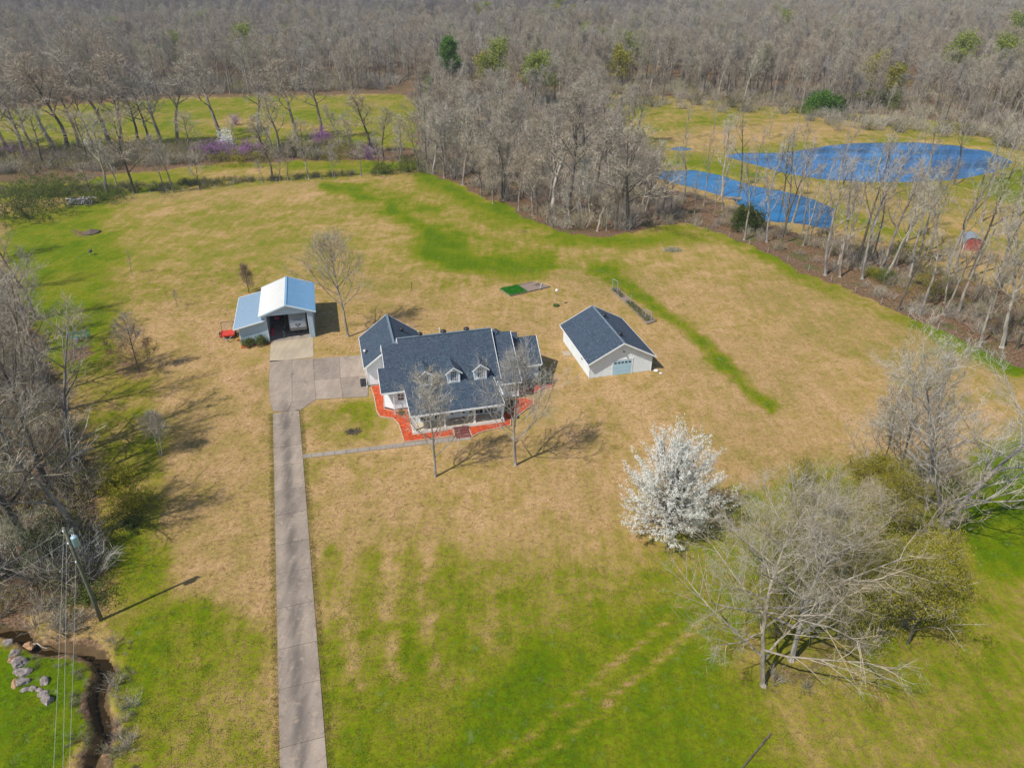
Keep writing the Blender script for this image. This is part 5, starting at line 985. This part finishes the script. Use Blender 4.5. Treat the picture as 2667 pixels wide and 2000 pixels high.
# undergrowth
def brush_src(sd, cm, lm, n, H=2.2):
    t_ = TB(sd); r_ = t_.r
    for i in range(46):
        az = r_.random() * 6.28; t = r_.random(); d = Vector((math.cos(az) * t * 1.1, math.sin(az) * t * 1.1, 1)).normalized(); p = Vector((math.cos(az) * t * .9, math.sin(az) * t * .9, 0)); L = H * r_.uniform(.5, 1.1); t_.spike(p, d, L, .05)
        for k in range(5): q = p + d * L * r_.uniform(.25, .95); e = (d + t_.perp(d) * .8).normalized(); t_.spike(q, e, L * .35, .03); t_.tips.append(q + e * L * .2)
    if n: t_.leaves(n, .09, .25, 3)
    ms = {'a': t_.cr.mesh('brush', M[cm])}
    if n: ms['b'] = t_.lv.mesh('brush_l', M[lm])
    return merged(ms, 'brush_source%d' % sd)
BR = [brush_src(601, 'twig_brown', None, 0), brush_src(603, 'twig', None, 0), brush_src(607, 'twig_brown', 'oliveleaf', 70), brush_src(609, 'bark_dark', 'grassy', 110), brush_src(611, 'twig_pale', None, 0, 3.0)]
U = []
def sprinkle(poly, n, s0, s1, ids, x0, x1, y0, y1):
    xs_, ys_2 = rs.uniform(x0, x1, n * 5), rs.uniform(y0, y1, n * 5); a, b_ = proj(xs_, ys_2); k = np.where(poly_sd(a, b_, poly) < -2)[0][:n]
    zz = ground_z(xs_[k], ys_2[k]); 
    for i, q in enumerate(k):
        if zz[i] > -.35: U.append((xs_[q], ys_2[q], zz[i], rs.uniform(0, 6), rs.uniform(s0, s1), rs.choice(ids)))
WOOD_A = [(905, 372), (1000, 398), (1110, 450), (1190, 492), (1290, 510), (1480, 484), (1420, 400), (1420, 330), (1300, 250), (1290, 205), (900, 210)]
sprinkle(WOOD_A, 1100, .7, 1.7, [0, 0, 1, 1, 2, 4], -70, 80, 130, 350); sprinkle(WOOD_C, 330, .5, 1.1, [0, 1, 2, 0], 30, 200, 85, 200)
sprinkle([(1480, 470), (1800, 560), (2330, 800), (2330, 560), (1900, 520), (1800, 500), (1700, 492), (1600, 470)], 170, .45, 1.0, [0, 1, 2, 3, 0], 20, 160, 80, 160)
sprinkle([(-600, 640), (0, 600), (55, 700), (110, 800), (170, 950), (205, 1100), (215, 1250), (120, 1300), (0, 1340), (-600, 1400)], 900, .6, 1.4, [0, 1, 0, 2, 3, 4, 2], -130, -28, 38, 115)
sprinkle([(-600, 345), (0, 330), (420, 318), (860, 318), (900, 345), (500, 350), (120, 380), (-600, 400)], 700, .7, 1.7, [0, 2, 3, 1, 2], -230, -40, 170, 260)
sprinkle([(-600, 440), (0, 430), (240, 425), (560, 396), (880, 372), (900, 366), (560, 385), (240, 400), (-600, 410)], 900, .3, .7, [3, 3, 3, 2], -200, -30, 140, 190)
sprinkle([(225, 1350), (260, 1400), (300, 1560), (280, 1659), (200, 1659), (240, 1500), (255, 1420)], 60, .25, .6, [0, 1, 2, 0], -40, -20, 24, 42)
sprinkle([(60, 1310), (180, 1290), (215, 1340), (150, 1370), (70, 1360)], 60, .4, .9, [0, 1, 0, 2], -50, -28, 36, 46)
sprinkle([(1290, 200), (1750, 245), (2330, 300), (2330, 330), (1950, 285), (1500, 240), (1300, 225)], 260, .9, 2.0, [0, 1, 2, 3, 4], 10, 280, 220, 360)
sprinkle([(1760, 250), (2330, 290), (2330, 340), (2180, 335), (2100, 305), (1950, 290), (1800, 285)], 240, .8, 1.6, [0, 4, 2, 3, 4], 90, 280, 200, 300)
sprinkle([(1590, 1430), (1700, 1330), (1830, 1180), (2000, 1120), (2080, 1160), (2000, 1330), (1850, 1450), (1700, 1540)], 26, .3, .6, [0, 2, 1], 14, 50, 28, 60)
sprinkle([(-600, 245), (0, 228), (380, 210), (860, 197), (860, 165), (380, 170), (-600, 190)], 900, 1., 2.6, [0, 2, 1, 1], -420, -40, 290, 520)
sprinkle([(1290, 203), (1500, 220), (1750, 242), (1950, 258), (2330, 294), (2330, 225), (1750, 190), (1290, 165)], 900, 1., 2.4, [0, 2, 1, 1], 0, 420, 210, 480)
for i in range(170):
    q_ = rs.randint(0, len(CREEK_XY) - 1); t_a = rs.uniform(); pq = CREEK_XY[q_] * (1 - t_a) + CREEK_XY[q_ + 1] * t_a; sd_ = rs.choice([-1, 1]); dq = CREEK_XY[q_ + 1] - CREEK_XY[q_]; dq = np.array([-dq[1], dq[0]]) / np.hypot(*dq) * sd_ * rs.uniform(.8, 2.2); pq = pq + dq
    if creek_dist(pq[:1], pq[1:])[0] > .7: U.append((pq[0], pq[1], gz(pq[0], pq[1]), rs.uniform(0, 6), rs.uniform(.06, .2), rs.choice([0, 2, 3, 3, 2])))
scatter('undergrowth', U, BR)
# ------------------------------------------------------------------ power pole and wires
PB = gp(264, 1614); PH = 9.85
pp = empty('power_pole', PB, 0, 'wooden power pole with grey blue transformer beside the creek', 'power pole')
q = MB(); q.tube([(0, 0, -.3), (.02, 0, 3), (0, .03, 6.5), (0, 0, PH)], [.17, .155, .135, .115], 12); q.build('pole', M['pole'], pp, True)
q = MB(); q.lathe([(.2, 0), (.24, .03), (.24, .82), (.25, .84), (.2, .92), (.06, .96)], .45, .05, 16); q.box(.1, 0, .2, .24, .1, .3); q.box(.1, 0, .6, .24, .1, .7); o = q.build('transformer', M['transformer'], pp, True); o.location = (0, 0, 8.0)
for x in (.38, .52): q = MB(); q.lathe([(.03, 0), (.05, .05), (.03, .1), (.05, .15), (.02, .2)], x, .05, 8); b_ = q.build('bushing', M['trim'], o); b_.location = (0, 0, .93)
q = MB(); q.beam((.05, .05, 9.35), (.55, .1, 9.45), .06, .06); q.tube([(.5, .1, 9.2), (.55, .1, 9.7)], .05, 8); q.tube([(.35, .1, 9.25), (.38, .1, 9.6)], .04, 8); q.build('cutout', M['steel'], pp)
q = MB(); q.tube([(.11, .1, .3), (.1, .09, 4), (.09, .08, 8)], .02, 5); q.build('ground_wire', M['steel'], pp)
for z, y in ((9.6, -.12), (8.4, -.13), (6.5, -.12)): q = MB(); q.lathe([(.05, 0), (.07, .04), (.05, .08), (.07, .12), (.03, .16)], -.02, y, 8); i_ = q.build('insulator', M['plastic_white'], pp); i_.location = (0, 0, z - .08)
def span(a, b, sag, label, r_=.008):
    a, b = Vector(a), Vector(b); pts = [a.lerp(b, t) - Vector((0, 0, sag * 4 * t * (1 - t))) for t in [i / 16 for i in range(17)]]
    q = MB(); q.tube(pts, r_, 5); tag(q.build('overhead_wire', M['wire']), label, 'wire')
for (sx, z, tx, lb) in ((166, 9.6, 131, 'leftmost of the three overhead wires running down the picture'), (181, 8.9, 156, 'middle of the three overhead wires running down the picture'), (202, 6.6, 173, 'rightmost and lowest of the three overhead wires running down the picture')):
    a = PB + Vector((0, -.1, z)); b = gp(tx, 2000, z - .4); d = b - a; b = a + d * 2.2; span(a, b, .5, lb)
for z, ty, lb in ((9.6, 1464, 'upper overhead wire leaving the pole to the left'), (8.5, 1505, 'lower overhead wire leaving the pole to the left')):
    a = PB + Vector((-.1, 0, z)); b = gp(0, ty, z - .3); d = b - a; span(a, a + d * 3., .5, lb)
# ------------------------------------------------------------------ rocks by the creek
def rock(cx, cy, wpx, hpx, sd, label, mat='rock', tall=.5):
    p = gp(cx * .1507, 1600 + cy * .1507); sc = .0265 * .1507 / .15; W = wpx * .1507 * .0245; D_ = hpx * .1507 * .0245 * 1.2
    import bmesh
    bm = bmesh.new(); bmesh.ops.create_icosphere(bm, subdivisions=3, radius=1); r_ = random.Random(sd); off = Vector((sd * 3.1, sd, 0))
    pl = [(Vector((r_.gauss(0, 1), r_.gauss(0, 1), r_.gauss(0, .8))).normalized(), r_.uniform(.55, .85)) for _ in range(9)]
    for v in bm.verts:
        c = v.co.copy()
        for n_, d_ in pl:
            k = c.dot(n_) - d_
            if k > 0: c -= n_ * k
        c += c.normalized() * (mnoise.noise(c * 2.2 + off) * .16 + mnoise.noise(c * 6 + off) * .06); v.co = Vector((c.x * W * .62, c.y * D_ * .62, c.z * min(W, D_) * tall + .06))
    me = bpy.data.meshes.new('rock'); bm.to_mesh(me); bm.free(); me.materials.append(M[mat]); o = link('rock', me); o.location = (p.x, p.y, max(gz(p.x, p.y), -.3) - .08); o.rotation_euler = (0, 0, r_.uniform(-.3, .5)); tag(o, label, 'rock')
for i, (x, y, w_, h_, m_, tl_, lb) in enumerate([(130, 485, 230, 130, 'rock', .6, 'grey rock at the far left end of the row beside the creek'), (470, 495, 210, 120, 'rock_tan', .4, 'flat orange tan rock bridging the creek edge'), (250, 675, 220, 120, 'rock', .55, 'slanted grey rock, topmost of the curved row'), (215, 790, 170, 110, 'rock_tan', .5, 'tan rock tucked left of the largest boulder'),
        (340, 850, 290, 170, 'rock', .65, 'large brown grey boulder in the upper part of the row'), (390, 1005, 310, 150, 'rock', .6, 'long brown grey boulder in the middle of the row'), (255, 1190, 110, 170, 'rock_tan', .5, 'upright tan rock on the outer side of the row'), (400, 1165, 220, 140, 'rock', .6, 'brown boulder below the long one in the middle of the row'),
        (445, 1295, 150, 90, 'rock', .5, 'small grey rock left of two slabs in the lower row'), (585, 1275, 150, 90, 'rock', .5, 'grey slab in the lower row beside the small one'), (680, 1295, 130, 70, 'rock', .5, 'thin tilted slab in the lower row'), (755, 1360, 170, 120, 'rock', .55, 'pale rock just above the last one of the row'), (830, 1490, 210, 170, 'rock', .6, 'large pale grey rock at the lower end of the row'), (770, 1165, 150, 150, 'rock', .7, 'lone grey rock set to the right of the row')]): rock(x, y, w_ * 1.1, h_ * 1.15, 11 + i, lb, m_, tl_)
q = MB(); a = gp(96, 1682, -.1); q.tube([a + Vector((-.3, .1, .1)), a + Vector((.1, .05, .25)), a + Vector((.6, -.25, .2)), a + Vector((1.0, -.3, .1))], [.05, .045, .035, .02], 6); tag(q.build('dead_branch', M['bark_pale']), 'pale dead branch lying over the creek by the orange rock', 'branch')
# ------------------------------------------------------------------ garden beds, posts and small yard things
def raised_bed(name, pts, label, fills):
    r = empty(name, (0, 0, 0), 0, label, 'garden bed'); n = len(pts)
    for i in range(n):
        q = MB(); a, b_ = pts[i], pts[(i + 1) % n]; q.beam((a.x, a.y, .12), (b_.x, b_.y, .12), .13, .24); q.build('board', M['wood'], r)
    q = MB(); q.slab([(p.x, p.y, .14) for p in pts], .1); q.build('soil', M['soil'], r)
    for fp, mt, n_, sz in fills:
        t_ = TB(7); c = [Vector(p) for p in fp]
        for k in range(n_):
            s_, u_ = t_.r.random(), t_.r.random(); a = c[0].lerp(c[1], s_); b_ = c[3].lerp(c[2], s_); t_.tips.append(a.lerp(b_, u_) + Vector((0, 0, .15 + sz * t_.r.random())))
        t_.leaves(n_, .07, .05, 4); t_.lv.build('plants', M[mt], r)
    return r
def c5(x, y, z=0.): return gp(1280 + x * .1989, 720 + y * .1989, z)
bp = [c5(110, 178), c5(245, 265), c5(765, 143), c5(545, 85)]
raised_bed('raised_bed', bp, 'raised garden bed half filled with bright green plants behind the workshop', [([bp[0], bp[1], bp[1].lerp(bp[2], .42), bp[0].lerp(bp[3], .52)], 'vivid', 2600, .2)])
q = MB(); a, b_ = c5(655, 105), c5(640, 182); q.box(-.12, 0, .26, .12, (b_ - a).length, .30); o = q.build('plank', M['greywood']); o.location = b_; o.rotation_euler = (0, 0, math.atan2((a - b_).y, (a - b_).x) - math.pi / 2); tag(o, 'pale plank laid across the raised garden bed', 'plank')
bl = [c5(1560, 182), c5(1600, 225), c5(1715, 322), c5(1850, 440), c5(2035, 632), c5(2150, 594), c5(1990, 455), c5(1840, 335), c5(1720, 225), c5(1650, 160)]
raised_bed('long_bed', bl, 'long narrow plant bed edged with boards running beside the workshop', [([c5(1570, 185), c5(1700, 300), c5(1740, 270), c5(1640, 170)], 'shrubleaf', 260, .2), ([c5(1740, 340), c5(2020, 610), c5(2110, 585), c5(1830, 340)], 'shrubleaf', 900, .25)])
def trellis(pts, H, label, wire=True):
    r = empty('trellis', pts[0], 0, label, 'trellis'); o0 = Vector(pts[0])
    for p in pts: d = p - o0; q = MB(); q.beam((d.x, d.y, 0), (d.x, d.y, H), .09, .09); q.build('post', M['greywood'], r)
    if len(pts) > 1:
        d = pts[1] - o0; q = MB(); q.beam((0, 0, H - .03), (d.x, d.y, H - .03), .06, .06); q.build('rail', M['greywood'], r)
        q = MB()
        for k in range(5): q.beam((0, 0, .25 + k * .3), (d.x, d.y, .25 + k * .3), .015, .015)
        tag(q.build('wire', M['steel'], r), kind='stuff')
trellis([c5(1578, 178), c5(1645, 218)], 2.0, 'wooden two post trellis at the far end of the long plant bed'); trellis([c5(1818, 368)], 1.7, 'single grey post in the middle of the long plant bed'); trellis([c5(2008, 558), c5(2085, 610)], 1.75, 'wooden two post trellis at the near end of the long plant bed')
p = c5(848, 388); r = empty('bird_house', p, 0, 'white birdhouse on a thin pole in the tan grass behind the workshop', 'birdhouse'); q = MB(); q.tube([(0, 0, 0), (0, 0, 2.5)], .03, 6); q.build('pole', M['greywood'], r)
q = MB(); q.lathe([(.05, 2.35), (.2, 2.45), (.24, 2.62), (.18, 2.8), (.03, 2.88)], 0, 0, 12); q.build('house', M['plastic_white'], r, True); q = MB(); q.lathe([(.5, 0), (.48, .22), (.46, .22)], 0, 0, 14); tag(q.build('wire_ring', M['cedar'], r))
p = gp(1073, 757); q = MB(); q.tube([(0, 0, 0), (0, 0, 1.5)], .035, 6); q.box(-.12, -.02, 1.3, .12, .02, 1.36); o = q.build('garden_stake', M['dark']); o.location = p; tag(o, 'thin dark stake in the lawn behind the house', 'stake')
def twig_heap(base, W, H, label, m='twig_brown', n=160, name='brush_pile'):
    p = at(*base); t_ = TB(int(base[0])); 
    for i in range(n):
        a = t_.r.random() * 6.28; rr = t_.r.random() ** .6 * W; c = Vector((math.cos(a) * rr, math.sin(a) * rr * .7, H * (1 - rr / W) * t_.r.random() + .05)); d = Vector((t_.r.gauss(0, 1), t_.r.gauss(0, 1), t_.r.gauss(0, .25))).normalized(); t_.cr.tube([c - d * .5, c + t_.perp(d) * .08, c + d * .5], [.03, .025, .008], 3, caps=False)
    o = t_.cr.build(name, M[m]); o.location = p; tag(o, label, 'brush pile')
twig_heap((1453, 541), 1.7, .6, 'heap of brown twigs in the grass near the tip of the wood', 'twig_brown', 260); twig_heap((1160, 617), .8, .3, 'brown leaf and twig litter heap right of the raised bed', 'twig_brown', 120); twig_heap((1981, 611), .9, .7, 'dark round brush heap at the leafy lawn edge on the right', 'bark_dark', 200)
twig_heap((762, 993 - 60), .8, .12, 'thin brown twig litter on the lawn between drive and house', 'bark_dark', 60)
# dirt heap
q = MB(); q.lathe([(1.7, -.02), (1.25, .14), (.8, .34), (.45, .5), (.15, .58)], 0, 0, 16); me = q.mesh('dirt_heap', M['dirt'], True)
for v in me.vertices: v.co += Vector((mnoise.noise(v.co * 1.7), mnoise.noise(v.co * 1.9 + Vector((5, 0, 0))), mnoise.noise(v.co * 2.3) * .6)) * .3
o = link('dirt_heap', me); o.location = at(198, 502); tag(o, 'low heap of dark earth on the shaded lawn at the upper left', 'dirt heap')
# log pile
p = at(178, 440); r = empty('log_pile', p, R(12), 'stacked pile of grey firewood at the far left corner of the lawn', 'log pile'); r2 = random.Random(4)
lm = [MB() for _ in range(3)]; q = MB(); q.lathe([(.10, 0), (.13, .02), (.12, 2.0), (.1, 2.02)], 0, 0, 8); lmesh = [q.mesh('log', simple('log_grey%d' % i, c_, .85, .35, 4)) for i, c_ in enumerate(((.42, .40, .42), (.26, .23, .24), (.13, .10, .09)))]
for k in range(64):
    row = k % 5; o = link('log', lmesh[r2.choice((0, 0, 1, 1, 2))], r); o.location = (-2.6 + (k // 5) * .4 + r2.uniform(-.1, .1), r2.uniform(-1.1, -.8), .14 + row * .24); o.rotation_euler = (R(-90) + r2.uniform(-.1, .1), r2.uniform(-.1, .1), r2.uniform(-.12, .12)); s_ = r2.uniform(.8, 1.35); o.scale = (s_, s_, 1)
for k in range(14): o = link('log', lmesh[r2.choice((0, 1, 2))], r); o.location = (r2.uniform(-3.2, 2.5), r2.uniform(-1.6, .2), r2.choice((.1, 1.32))); o.rotation_euler = (R(90), 0, r2.uniform(0, 3)); o.scale = (.8, .8, .8)
# green bench swing
p = at(170, 733); r = empty('green_bench', p, R(14), 'long green slatted garden bench with pale box in front under the left trees', 'bench')
for k in range(4): q = MB(); q.box(-1.45, -.3 + k * .15, .45, 1.45, -.18 + k * .15, .49); q.build('seat_slat', M['green_metal'], r)
for k in range(3): q = MB(); q.box(-1.45, .36 + k * .03, .58 + k * .17, 1.45, .40 + k * .03, .70 + k * .17); q.build('back_slat', M['green_metal'], r)
for x in (-1.4, 1.4): q = MB(); q.beam((x, -.3, 0), (x, -.3, .7), .08, .08); q.beam((x, .4, 0), (x, .48, 1.1), .08, .08); q.beam((x, -.34, .7), (x, .45, .7), .1, .05); q.build('side_frame', M['green_metal'], r)
q = MB(); q.box(-.3, -.75, 0, .3, -.4, .42); q.box(-.33, -.78, .42, .33, -.37, .46); o = q.build('storage_box', M['steel']); o.location = p + Vector((.05, -.1, 0)); tag(o, 'pale grey box standing in front of the green bench', 'box')
# small grill
p = gp(238, 664); r = empty('barbecue_grill', p, 0, 'small dark barbecue standing on the shaded lawn at the upper left', 'barbecue'); q = MB(); q.lathe([(.12, .5), (.32, .62), (.36, .78), (.3, .92), (.1, 1.0)], 0, 0, 12); q.build('bowl', M['darkgrey'], r, True)
for a in (0, 2.1, 4.2): q = MB(); q.tube([(math.cos(a) * .15, math.sin(a) * .15, .55), (math.cos(a) * .4, math.sin(a) * .4, 0)], .025, 5); q.build('leg', M['steel'], r)
# dock
p = gp(1903, 515); r = empty('dock', (p.x, p.y, -.25), R(-14), 'small grey plank dock reaching into the small pond', 'dock')
for k in range(12): q = MB(); q.box(-2.6 + k * .42, -.9, .2, -2.2 + k * .42, .9, .25); q.build('plank', M['wood'], r)
for x in (-2.3, 2.2):
    for y in (-.8, .8): q = MB(); q.beam((x, y, -1.2), (x, y, .5), .14, .14); q.build('post', M['wood'], r)
# red shed
p = gp(2529, 654); r = empty('red_shed', p, R(-18), 'small faded red shed with grey curved metal roof among the right trees', 'shed')
prf = [(-1.4, 0), (1.4, 0), (1.5, 1.3), (1.15, 2.1), (.5, 2.45), (-.5, 2.45), (-1.15, 2.1), (-1.5, 1.3)]; q = MB(); q.prism_y(prf, 0, 3.6); q.build('wall', M['redbarn'], r)
q = MB(); out = [(x * 1.06, z * 1.04) for x, z in prf[2:]]
for (x0, z0), (x1, z1) in zip(out[:-1], out[1:]): q.add([(x0, -.15, z0), (x1, -.15, z1), (x1, 3.8, z1), (x0, 3.8, z0), (x0, -.15, z0 - .06), (x1, -.15, z1 - .06), (x1, 3.8, z1 - .06), (x0, 3.8, z0 - .06)], [(0, 1, 2, 3), (7, 6, 5, 4), (0, 4, 5, 1), (1, 5, 6, 2), (2, 6, 7, 3), (3, 7, 4, 0)])
q.build('roof', M['steel'], r); q = MB(); q.beam((-1.42, -.03, 0), (-1.52, -.03, 1.3), .1, .06); q.beam((1.42, -.03, 0), (1.52, -.03, 1.3), .1, .06); q.beam((1.52, -.03, 1.3), (1.17, -.03, 2.1), .1, .06); q.beam((-1.52, -.03, 1.3), (-1.17, -.03, 2.1), .1, .06); q.build('trim', M['trim'], r); q = MB(); q.box(-.45, -.04, 0, .45, -.01, 1.9); q.build('door', M['redbarn'], r)
# fences
def fence(pts, n, H, label, wires=3, rail=False, pm='greywood', stuffn=None):
    r = empty('wire_fence', pts[0], 0, label, 'fence'); o0 = Vector(pts[0]); P = [Vector(p) - o0 for p in pts]; tot = sum((b - a).length for a, b in zip(P[:-1], P[1:])); nodes = []; acc = 0; seg = 0
    for i in range(n):
        s_ = tot * i / (n - 1); a0 = 0
        for a, b in zip(P[:-1], P[1:]):
            L = (b - a).length
            if s_ <= a0 + L + 1e-6: nodes.append(a.lerp(b, (s_ - a0) / L)); break
            a0 += L
    pm_ = MB(); pm_.beam((0, 0, -.1), (0, 0, H), .08, .08); me = pm_.mesh('fence_post', M[pm])
    for q_ in nodes: o = link('post', me, r); o.location = q_
    for k in range(wires): q = MB(); [q.beam(a + Vector((0, 0, H * (.35 + .27 * k))), b + Vector((0, 0, H * (.35 + .27 * k))), .008, .008) for a, b in zip(nodes[:-1], nodes[1:])]; q.build('wire', M['steel'], r)
fence([at(*p) for p in ((60, 452), (240, 432), (440, 411), (600, 396), (760, 382), (905, 373))], 26, 1.1, 'wire fence with thin posts along the back of the lawn')
fence([at(*p) for p in ((1480, 487), (1600, 520), (1700, 566), (1790, 607), (1990, 697), (2120, 762), (2240, 820))], 15, 1.15, 'wire fence with grey posts between the lawn and the leafy strip by the ponds')
q = MB(); a, b_ = at(1665, 1585), at(1570, 1700); q.beam((a.x, a.y, .08), (b_.x, b_.y, .08), .10, .14); tag(q.build('edging_pipe', M['bark_dark']), 'dark rusty pipe lying in the grass at the bottom right', 'pipe')
# distant power line over the clearing
r = empty('power_line', at(940, 205), 0, 'thin distant power line crossing the clearing left of the pine', 'power line'); a, b_ = at(930, 215), at(1075, 206)
for k in range(3): q = MB(); o0 = at(940, 205); q.tube([(a - o0) + Vector((0, k * 1.5, 9 + k * .6)), (a.lerp(b_, .5) - o0) + Vector((0, k * 1.5, 8.2 + k * .6)), (b_ - o0) + Vector((0, k * 1.5, 9 + k * .6))], .03, 4); q.build('wire', M['wire'], r)
for p in (a, b_): q = MB(); q.tube([p - o0, p - o0 + Vector((0, 0, 10.2))], .15, 6); q.build('pole', M['pole'], r)
# ------------------------------------------------------------------ grass clumps
def tuft(sd, mt, n=18, H=.09, W=.35):
    t_ = TB(sd); r_ = t_.r
    for i in range(n):
        a = r_.random() * 6.28; rr = W * r_.random() ** .6; p = Vector((math.cos(a) * rr, math.sin(a) * rr, 0)); d = Vector((math.cos(a) * .8 * r_.random(), math.sin(a) * .8 * r_.random(), 1)).normalized(); sd_ = t_.perp(d) * .02; t_.lv.add([p - sd_, p + sd_, p + d * H * r_.uniform(.5, 1.1)], [(0, 1, 2)])
    return merged({'a': t_.lv.mesh('tuft', M[mt])}, 'tuft_source%d' % sd)
M['tuft'] = leaf_mat('lawn_blades', (.11, .19, .012), (.22, .27, .04), .4)
TF = [tuft(701, 'tuft'), tuft(703, 'tuft'), tuft(705, 'brownleaf', 14, .08, .4)]
M['straw'] = leaf_mat('straw_blades', (.36, .23, .09), (.48, .33, .15), .3); TF += [tuft(707, 'straw'), tuft(709, 'straw', 10)]
n_t = 60000; ty_ = 24 + 95 * rs.uniform(0, 1, n_t) ** 1.25; tx = rs.uniform(-1, 1, n_t) * (ty_ * .42 + 22); ax, ay = proj(tx, ty_)
gw = np.maximum.reduce([sm(.5 - poly_sd(ax, ay, P_) / 80) for P_ in ([(700, 1260), (1100, 1230), (1500, 1180), (2300, 1000), (2300, 1800), (690, 1800)], [(0, 1330), (560, 1330), (600, 1800), (0, 1800)], [(220, 950), (340, 950), (340, 1330), (220, 1330)])])
hx, hy = tx - HO[0], ty_ - HO[1]; hu, hv = hx * ux.x + hy * ux.y, hx * vx.x + hy * vx.y
cu, cv = (tx - CO[0]) * ux.x + (ty_ - CO[1]) * ux.y, (tx - CO[0]) * vx.x + (ty_ - CO[1]) * vx.y; bu, bv = (tx - BO[0]) * ux.x + (ty_ - BO[1]) * ux.y, (tx - BO[0]) * vx.x + (ty_ - BO[1]) * vx.y
keep = ~((hu > -4.3) & (hu < 19) & (hv > -2.6) & (hv < 20)) & ~((cu > -4) & (cu < 6.6) & (cv > -6.6) & (cv < 11)) & ~((bu > -1.3) & (bu < 9.1) & (bv > -.5) & (bv < 11.5)) & (creek_dist(tx, ty_) > 1.2)
keep &= (np.abs((tx - ctr.x) * dirv.y - (ty_ - ctr.y) * dirv.x) > 1.62) & (poly_sd(ax, ay, [(575, 775), (800, 762), (805, 862), (700, 870), (655, 892), (580, 892)]) > 0) & (line_d(tx, ty_, np.array([(c0.x, c0.y), (c1_.x, c1_.y)])) > .6)
green = rs.uniform(0, 1, n_t) < gw * .85 + .08; ty_k = np.where(green, rs.choice([0, 1], n_t), rs.choice([3, 4], n_t))
T = np.stack([tx, ty_, ground_z(tx, ty_), rs.uniform(0, 6, n_t), rs.uniform(.5, 1.3, n_t), ty_k], 1)[keep]
en = 2600; es = rs.uniform(ss[0], ss[-1], en); eo = np.where(rs.uniform(0, 1, en) < .5, -1, 1) * rs.uniform(1.44, 1.85, en); ex_ = ctr.x + dirv.x * es + side.x * eo; ey_ = ctr.y + dirv.y * es + side.y * eo
T = np.concatenate([T, np.stack([ex_, ey_, ex_ * 0 + .02, es * 9, rs.uniform(.5, 1.1, en), rs.choice([0, 0, 3], en)], 1)])
lx, ly = rs.uniform(-60, 45, 9000), rs.uniform(24, 115, 9000); ax, ay = proj(lx, ly); k_ = (poly_sd(ax, ay, WOOD_L) < 25) | (poly_sd(ax, ay, [(1600, 1440), (1700, 1350), (1900, 1300), (1960, 1420), (1800, 1520), (1690, 1560), (1610, 1530)]) < 10)
T = np.concatenate([T, np.stack([lx, ly, ground_z(lx, ly), lx * 7, .5 + (ly * 7) % .7, lx * 0 + 2], 1)[k_]])
scatter('grass_tufts', T, TF)
# ------------------------------------------------------------------ thin haze
HAZE = 0.00018
if HAZE:
    q = MB(); q.box(-1900, -150, -5, 1900, 2600, 90); m, n, p = new_mat('haze'); n.nodes.remove(p); pv = n.nodes.new('ShaderNodeVolumePrincipled'); pv.inputs['Color'].default_value = (.86, .90, 1, 1); pv.inputs['Density'].default_value = HAZE; pv.inputs['Anisotropy'].default_value = .2
    n.links.new(pv.outputs[0], [x for x in n.nodes if x.type == 'OUTPUT_MATERIAL'][0].inputs['Volume']); tag(q.build('haze', m), kind='stuff')

# ------------------------------------------------------------------ labels: each tree of a row by its place in the row
ONES = 'first second third fourth fifth sixth seventh eighth ninth tenth eleventh twelfth thirteenth fourteenth fifteenth sixteenth seventeenth eighteenth nineteenth'.split()
def ordinal(n):
    if n < 20: return ONES[n - 1]
    t_, u_ = divmod(n, 10); return ('twentieth', 'thirtieth', 'fortieth', 'fiftieth', 'sixtieth', 'seventieth', 'eightieth', 'ninetieth')[t_ - 2] if u_ == 0 else ('twenty', 'thirty', 'forty', 'fifty', 'sixty', 'seventy', 'eighty', 'ninety')[t_ - 2] + ' ' + ONES[u_ - 1]
for grp, txt in (('bare trees between the back fields', 'bare tree from the left in the row between the two back fields'), ('small trees on the back fence line', 'small bare tree from the left on the back fence line'), ('bare trees along the edge of the central wood', 'bare tree from the left on the lawn edge of the central wood'),
                 ('bare trees by the ponds', 'thin bare tree from the left in the leafy strip by the ponds'), ('bare trees of the left wood', 'tall bare tree from the left in the dense left wood'), ('scattered trees round the ponds', 'scattered bare tree from the left in the meadow round the ponds'), ('low shrubs right of the porch', 'low dark shrub from the left in the mulch right of the porch')):
    L_ = [o for o in COL.objects if o.get('group') == grp]
    L_.sort(key=lambda o: float(proj(np.array([o.location.x]), np.array([o.location.y]))[0][0]))
    for i, o in enumerate(L_): o['label'] = ordinal(i + 1) + ' ' + txt
